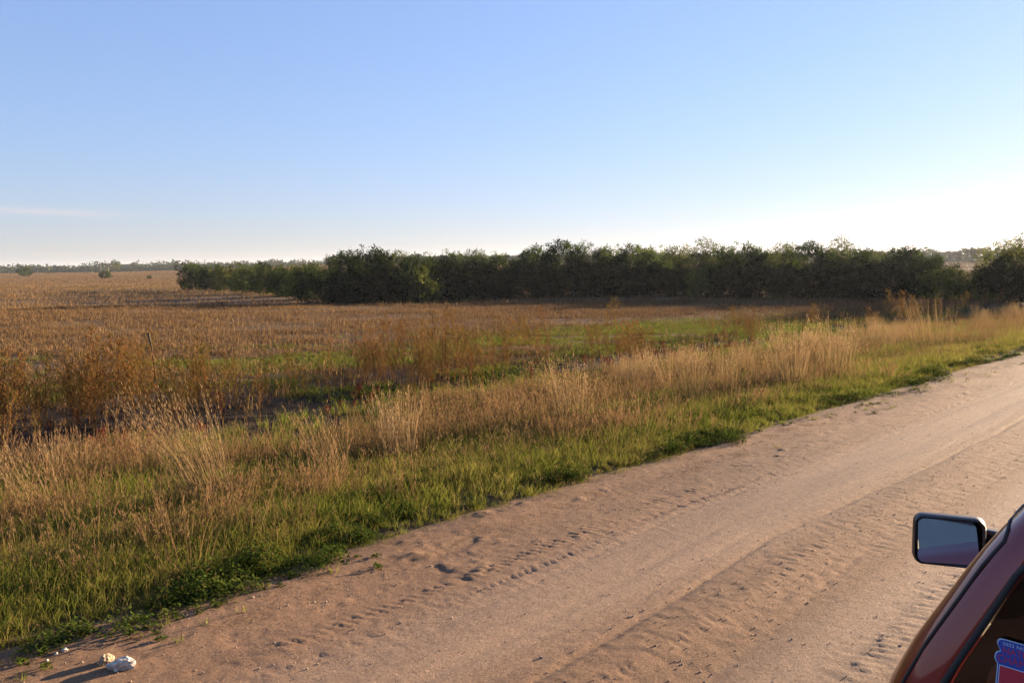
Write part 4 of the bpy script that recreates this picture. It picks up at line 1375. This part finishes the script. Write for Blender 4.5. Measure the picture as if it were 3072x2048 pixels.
me = sub_mesh('cab', shell, M_PAINT)
me.set_sharp_from_angle(angle=R(60))
cab = link('cab', me, truck)
sd = cab.modifiers.new('thickness', 'SOLIDIFY'); sd.thickness = .018; sd.offset = -1
for nm, fs in panes.items():
    link('door_window' if 'door' in nm else nm, sub_mesh(nm, fs, M_GLASS if nm == 'rear_window' else M_GLASS_CLEAR, -.012), truck)


def tube_part(name, pts, r, mat, parent, sides=8, closed=False, r1=None):
    V, F = [], []
    if closed:
        pts = list(pts) + [pts[0]]
    tube(V, F, pts, r, r if r1 is None else r1, sides)
    return link(name, new_mesh(name, np.array(V), np.array(F), mat, smooth=True), parent)


# rubber gasket round the rear window, with rounded corners
def rear_pt(z, f, out=.0):
    w = float(np.interp(z, *HWZ)); sr = float(np.interp(z, *SRZ))
    return np.array([sr + .012 * f * f - .012 - out, f * w, z])


def rounded_rect(z0, z1, f0, f1, rz, rf, n=5):
    pts = []
    for cz, cf, a0 in ((z1 - rz, f1 - rf, 0), (z1 - rz, f0 + rf, 1), (z0 + rz, f0 + rf, 2), (z0 + rz, f1 - rf, 3)):
        for i in range(n + 1):
            a = (a0 + i / n) * math.pi / 2
            pts.append((cz + rz * math.cos(a) if a0 in (0, 3) else cz + rz * math.cos(a), cf + rf * math.sin(a)))
    return pts


path = []
z0, z1, fm, rz_, rf_ = 1.206, 1.598, .860, .07, .085
for (cz, cf, a0) in ((z1 - rz_, fm - rf_, 0), (z1 - rz_, -(fm - rf_), 90), (z0 + rz_, -(fm - rf_), 180), (z0 + rz_, fm - rf_, 270)):
    for i in range(7):
        a = R(a0 + 15 * i)
        # angle 0 points to +f, 90 to +z
        path.append(rear_pt(cz + rz_ * math.sin(a), cf + rf_ * math.cos(a), .001))
gask = path
tube_part('window_gasket', gask, .007, M_RUB, truck, 8, True)
# dark painted band between gasket and opening edge
bandV, bandF = [], []
npth = len(path)
for i in range(npth):
    p = path[i]; z = p[2]
    outer_f = .86 if p[1] > 0 else -.86
    bandV.append(p)
    ccz, ccf = 1.40, 0
    f = p[1] / float(np.interp(z, *HWZ))
    zo = 1.405 + (z - 1.405) * 1.12; fo = f * 1.012
    bandV.append(rear_pt(min(max(zo, 1.195), 1.606), max(-.872, min(.872, fo)), -.003))
for i in range(npth):
    a, b = 2 * i, 2 * ((i + 1) % npth)
    bandF.append((a, a + 1, b + 1, b))
link('window_surround', new_mesh('window_surround', np.array(bandV), bandF, M_RUB), truck)


def corner_pt(z, frac, out=0.0):
    """Point on the rear corner of the cab, frac 0 at the window side and 1 at the door side."""
    w = float(np.interp(z, *HWZ)); sr = float(np.interp(z, *SRZ)); r = .148 * w
    a = .5 * math.pi * frac
    return np.array([sr + r - (r + out) * math.cos(a), w - r + (r + out) * math.sin(a), z])


for sg in (1, -1):
    pts = [corner_pt(z, .40 + .10 * u, .0005) for u, z in zip(np.linspace(0, 1, 16), np.linspace(.62, 1.585, 16))]
    w = float(np.interp(1.62, *HWZ))
    pts += [corner_pt(1.605, .60, .0005), corner_pt(1.618, .8, .0005), np.array([2.10, w + .001, 1.626])]
    tube_part('door_seam', [p * (1, sg, 1) for p in pts], .004, M_RUB, truck, 6)
    rail = [np.array([s_, (float(np.interp(1.64, *HWZ)) + .003) * sg, 1.640]) for s_ in np.linspace(2.10, 2.95, 12)]
    tube_part('roof_moulding', rail, .006, M_TRIM, truck, 6)


def loft_box(name, prof, mat, parent, bevel=.03, seg=3):
    """A closed box-like hull: prof lists (s, half width, z low, z high); bevelled."""
    V, F = [], []
    for (s_, w, zl, zh) in prof:
        V += [(s_, w, zl), (s_, w, zh), (s_, -w, zh), (s_, -w, zl)]
    n = len(prof)
    for i in range(n - 1):
        a = 4 * i
        for q in range(4):
            F.append((a + q, a + (q + 1) % 4, a + 4 + (q + 1) % 4, a + 4 + q))
    F.append((0, 3, 2, 1)); e = 4 * (n - 1); F.append((e, e + 1, e + 2, e + 3))
    me = new_mesh(name, V, F, mat, smooth=True)
    o = link(name, me, parent)
    if bevel:
        b = o.modifiers.new('bevel', 'BEVEL'); b.width = bevel; b.segments = seg; b.limit_method = 'ANGLE'; b.angle_limit = R(25)
    me.set_sharp_from_angle(angle=R(40))
    return o


hood = loft_box('hood', [(3.70, .80, .62, 1.10), (4.1, .80, .60, 1.09), (4.6, .78, .55, 1.04), (4.85, .72, .50, .96), (4.92, .68, .52, .86)], M_PAINT, truck, .05)
for sg in (1, -1):
    o = loft_box('front_fender', [(3.66, .10, .50, 1.02), (4.2, .10, .78, 1.03), (4.62, .10, .55, .99), (4.88, .08, .52, .90)], M_PAINT, truck, .04)
    o.location = (0, sg * .80, 0)
    lamp = loft_box('headlight', [(4.80, .10, .68, .84), (4.935, .09, .69, .83)], M_LAMP_W, truck, .02); lamp.location = (0, sg * .60, 0)
    tl = loft_box('tail_light', [(-.13, .05, .80, 1.10), (.02, .05, .80, 1.10)], M_LAMP_R, truck, .015); tl.location = (0, sg * .845, 0)
loft_box('front_bumper', [(4.86, .82, .40, .58), (5.02, .76, .40, .58)], M_CHROME, truck, .03)
loft_box('rear_bumper', [(-.26, .84, .45, .62), (-.10, .86, .45, .62)], M_CHROME, truck, .03)
loft_box('grille', [(4.90, .45, .62, .84), (4.95, .44, .63, .83)], M_TRIM, truck, .01)
loft_box('chassis', [(-.1, .55, .32, .48), (4.7, .55, .32, .48)], M_TRIM, truck, .0)
# load bed
loft_box('bed_floor', [(-.08, .80, .66, .72), (1.83, .80, .66, .72)], M_TRIM, truck, .0)
for sg in (1, -1):
    o = loft_box('bed_side', [(-.10, .045, .52, 1.13), (1.83, .045, .52, 1.13)], M_PAINT, truck, .02); o.location = (0, sg * .845, 0)
    o = loft_box('bed_rail', [(-.10, .052, 1.131, 1.15), (1.83, .052, 1.131, 1.15)], M_TRIM, truck, .006); o.location = (0, sg * .845, 0)
loft_box('tailgate', [(-.11, .795, .66, 1.12), (-.06, .795, .66, 1.12)], M_PAINT, truck, .015)
loft_box('bed_front', [(1.785, .80, .66, 1.13), (1.825, .80, .66, 1.13)], M_PAINT, truck, .01)
# wheels
for s_ in (.85, 4.15):
    for sg in (1, -1):
        wh = bpy.data.objects.new('wheel', None); COL.objects.link(wh); wh.parent = truck; wh.location = (s_, sg * .80, .335)
        V, F = [], []
        prof = [(.20, -.10), (.30, -.115), (.345, -.09), (.355, 0), (.345, .09), (.30, .115), (.20, .10)]
        for k in range(32):
            a = 6.2832 * k / 32
            V += [(r_ * math.cos(a), y_, r_ * math.sin(a)) for r_, y_ in prof]
        m_ = len(prof)
        for k in range(32):
            for q in range(m_):
                F.append((k * m_ + q, k * m_ + (q + 1) % m_, ((k + 1) % 32) * m_ + (q + 1) % m_, ((k + 1) % 32) * m_ + q))
        link('tyre', new_mesh('tyre', V, F, M_TYRE, smooth=True), wh)
        V, F = [], []
        for k in range(32):
            a = 6.2832 * k / 32
            V += [(r_ * math.cos(a), y_ * sg, r_ * math.sin(a)) for r_, y_ in ((.205, -.05), (.205, .085), (.17, .07), (.06, .06), (.05, .075))]
        for k in range(32):
            for q in range(4):
                if q == 2 and k % 6 in (0, 1):
                    continue
                F.append((k * 5 + q, k * 5 + q + 1, ((k + 1) % 32) * 5 + q + 1, ((k + 1) % 32) * 5 + q))
        F.append(tuple(k * 5 + 4 for k in range(32)))
        link('rim', new_mesh('rim', V, F, M_RIM, smooth=True), wh)
# cabin
loft_box('seat', [(2.15, .70, .62, .82), (2.70, .70, .62, .80)], M_SEAT, truck, .05)
bk = loft_box('backrest', [(2.02, .70, .80, 1.27), (2.20, .70, .80, 1.25)], M_SEAT, truck, .06)
for q in (-.38, .38):
    o = loft_box('headrest', [(2.06, .13, 1.28, 1.44), (2.16, .13, 1.28, 1.43)], M_SEAT, truck, .04); o.location = (0, q, 0)
loft_box('dashboard', [(3.25, .74, .85, 1.08), (3.62, .74, .85, 1.08)], M_DARKIN, truck, .05)
loft_box('cabin_floor', [(1.93, .72, .45, .50), (3.6, .72, .45, .50)], M_DARKIN, truck, 0)
tube_part('steering_wheel', [np.array([3.12 + .08 * math.sin(a), .38 + .18 * math.cos(a), 1.05 + .17 * math.sin(a)]) for a in np.linspace(0, 6.283, 25)[:-1]], .015, M_DARKIN, truck, 8, True)
# door handle
for sg in (1, -1):
    tube_part('door_handle', [np.array([2.22, .895 * sg, 1.0]), np.array([2.24, .925 * sg, 1.0]), np.array([2.40, .925 * sg, 1.0]), np.array([2.42, .895 * sg, 1.0])], .012, M_CHROME, truck, 8)
# side mirrors
for sg in (1, -1):
    mr = bpy.data.objects.new('side_mirror', None); COL.objects.link(mr); mr.parent = truck
    mr.location = (3.20, 1.133 * sg, 1.152)
    mr.rotation_euler = (0, 0, R(24) * sg)
    # local: -X looks backwards along the truck, Y outwards, Z up
    hw_, hh_ = .118, .093

    def rrect(w, h, r, x, n=6, skew=0.0):
        pts = []
        for cx, cz, a0 in ((w - r, h - r, 0), (-(w - r), h - r, 90), (-(w - r), -(h - r), 180), (w - r, -(h - r), 270)):
            for i in range(n + 1):
                a = R(a0 + 90 * i / n)
                pts.append((x, cx + r * math.cos(a), cz + r * math.sin(a)))
        return pts
    rings = [rrect(hw_ - .012, hh_ - .012, .024, -.006), rrect(hw_ - .004, hh_ - .004, .03, -.012), rrect(hw_, hh_, .034, -.004), rrect(hw_ + .002, hh_ + .002, .036, .03), rrect(hw_ - .012, hh_ - .012, .04, .075), rrect(hw_ - .045, hh_ - .04, .03, .098)]
    k = len(rings[0]); V = [p for r_ in rings for p in r_]; F = []
    for i in range(len(rings) - 1):
        for q in range(k):
            F.append((i * k + q, i * k + (q + 1) % k, (i + 1) * k + (q + 1) % k, (i + 1) * k + q))
    F.append(tuple((len(rings) - 1) * k + q for q in range(k)))
    me = new_mesh('housing', V, F, [M_TRIM, M_PAINT], midx=[1 if i >= 3 * k else 0 for i in range(len(F))], smooth=True)
    me.set_sharp_from_angle(angle=R(50))
    link('housing', me, mr)
    tl_ = .22
    V = [(p[0] - tl_ * 0 + p[2] * .10, p[1], p[2]) for p in rrect(hw_ - .014, hh_ - .014, .022, -.0005)]
    V = [(.006 + z_ * .25 - y_ * sg * .13, y_, z_) for (_, y_, z_) in V]
    link('mirror_glass', new_mesh('mirror_glass', V, [tuple(range(len(V)))[::-1]], M_MIRROR), mr)
    o = loft_box('mirror_arm', [(-.01, .07, -.035, .045), (.05, .07, -.035, .04)], M_TRIM, mr, .015)
    o.location = (.045, -.165 * sg, -.005); o.rotation_euler = (0, 0, R(-24) * sg)

# sticker on the rear window
M_STB = plain_mat('sticker_blue', (.012, .045, .30), .45)
M_STR = plain_mat('sticker_red', (.42, .012, .035), .45)
M_STL = plain_mat('sticker_pale_border', (.42, .55, .68), .45)


def glass_pt(t_, z, out):
    """A point of the rear glass, lifted slightly off its outer face."""
    w = float(np.interp(z, *HWZ)); f = t_ / w
    sr = float(np.interp(z, *SRZ))
    return (sr + .012 * f * f - .012 + .010 - out, t_, z)


def decal(name, poly, mat, out, parent):
    """poly: (across, down) in metres from the sticker's upper left corner."""
    V = [glass_pt(.632 - a, 1.398 - b, out) for a, b in poly]
    cx = np.mean([p[0] for p in poly]); cy = np.mean([p[1] for p in poly])
    V.append(glass_pt(.632 - cx, 1.398 - cy, out))
    n = len(poly)
    return link(name, new_mesh(name, V, [(i, (i + 1) % n, n) for i in range(n)], mat), parent)


def outline(grow):
    base = [(.004, .004), (.008, .001), (.014, 0), (.104, 0), (.110, .002), (.113, .006), (.114, .012), (.110, .021), (.108, .026), (.116, .029), (.118, .036), (.117, .045), (.112, .050),
            (.111, .052), (.111, .105), (.006, .105), (.006, .052), (.003, .049), (.000, .042), (.001, .033), (.004, .028), (.008, .027), (.009, .024), (.005, .017), (.002, .011)]
    c = np.array([.058, .05])
    return [tuple(c + (np.array(p) - c) * (1 + grow)) for p in base]


stk = decal('sticker', outline(.0), M_STL, .014, truck)
decal('sticker_field', outline(-.035), M_STB, .0146, stk)
decal('sticker_line', [(.010, .053), (.107, .053), (.107, .103), (.010, .103)], M_STL, .0152, stk)
decal('sticker_panel', [(.0116, .0546), (.1054, .0546), (.1054, .1014), (.0116, .1014)], M_STR, .0158, stk)


def decal_text(txt, a, b, size, width, mat, out):
    cu = bpy.data.curves.new('lettering', 'FONT'); cu.body = txt; cu.size = 1.0; cu.resolution_u = 2
    ob = bpy.data.objects.new('lettering', cu); COL.objects.link(ob)
    bpy.context.view_layer.update()
    dg = bpy.context.evaluated_depsgraph_get()
    tm = bpy.data.meshes.new_from_object(ob.evaluated_get(dg))
    COL.objects.unlink(ob); bpy.data.objects.remove(ob)
    co = np.array([v.co[:] for v in tm.vertices])
    x0_, x1_ = co[:, 0].min(), co[:, 0].max(); y0_, y1_ = co[:, 1].min(), co[:, 1].max()
    V = []
    for c in co:
        aa = a + (c[0] - x0_) / (x1_ - x0_) * width; bb = b + size * (1 - (c[1] - y0_) / (y1_ - y0_))
        V.append(glass_pt(.632 - aa, 1.398 - bb, out))
    F = [tuple(p.vertices) for p in tm.polygons]
    link('lettering', new_mesh('lettering', V, F, mat), stk)


decal_text("2022 NCAA MEN'S", .013, .0055, .0065, .090, M_STL, .0152)
decal_text('NATIONAL', .015, .0150, .0135, .087, M_STR, .0152)
decal_text('CHAMPIONS', .006, .0320, .0150, .105, M_STR, .0152)

# ------------------------------------------------------------------ the air
V, F = [], []
box_mesh(V, F, (-7200, -7200, -22), (7200, 7200, 46))
m, nt, out = mat_new('pale_haze')
pv = N(nt, 'ShaderNodeVolumePrincipled')
pv.inputs['Color'].default_value = (.82, .88, 1.0, 1)
pv.inputs['Density'].default_value = .0001
pv.inputs['Anisotropy'].default_value = .3
nt.links.new(pv.outputs[0], out.inputs['Volume'])
tag(link('haze', new_mesh('haze', V, F, m)), 'thin pale haze softening the far trees', 'haze', kind='stuff')
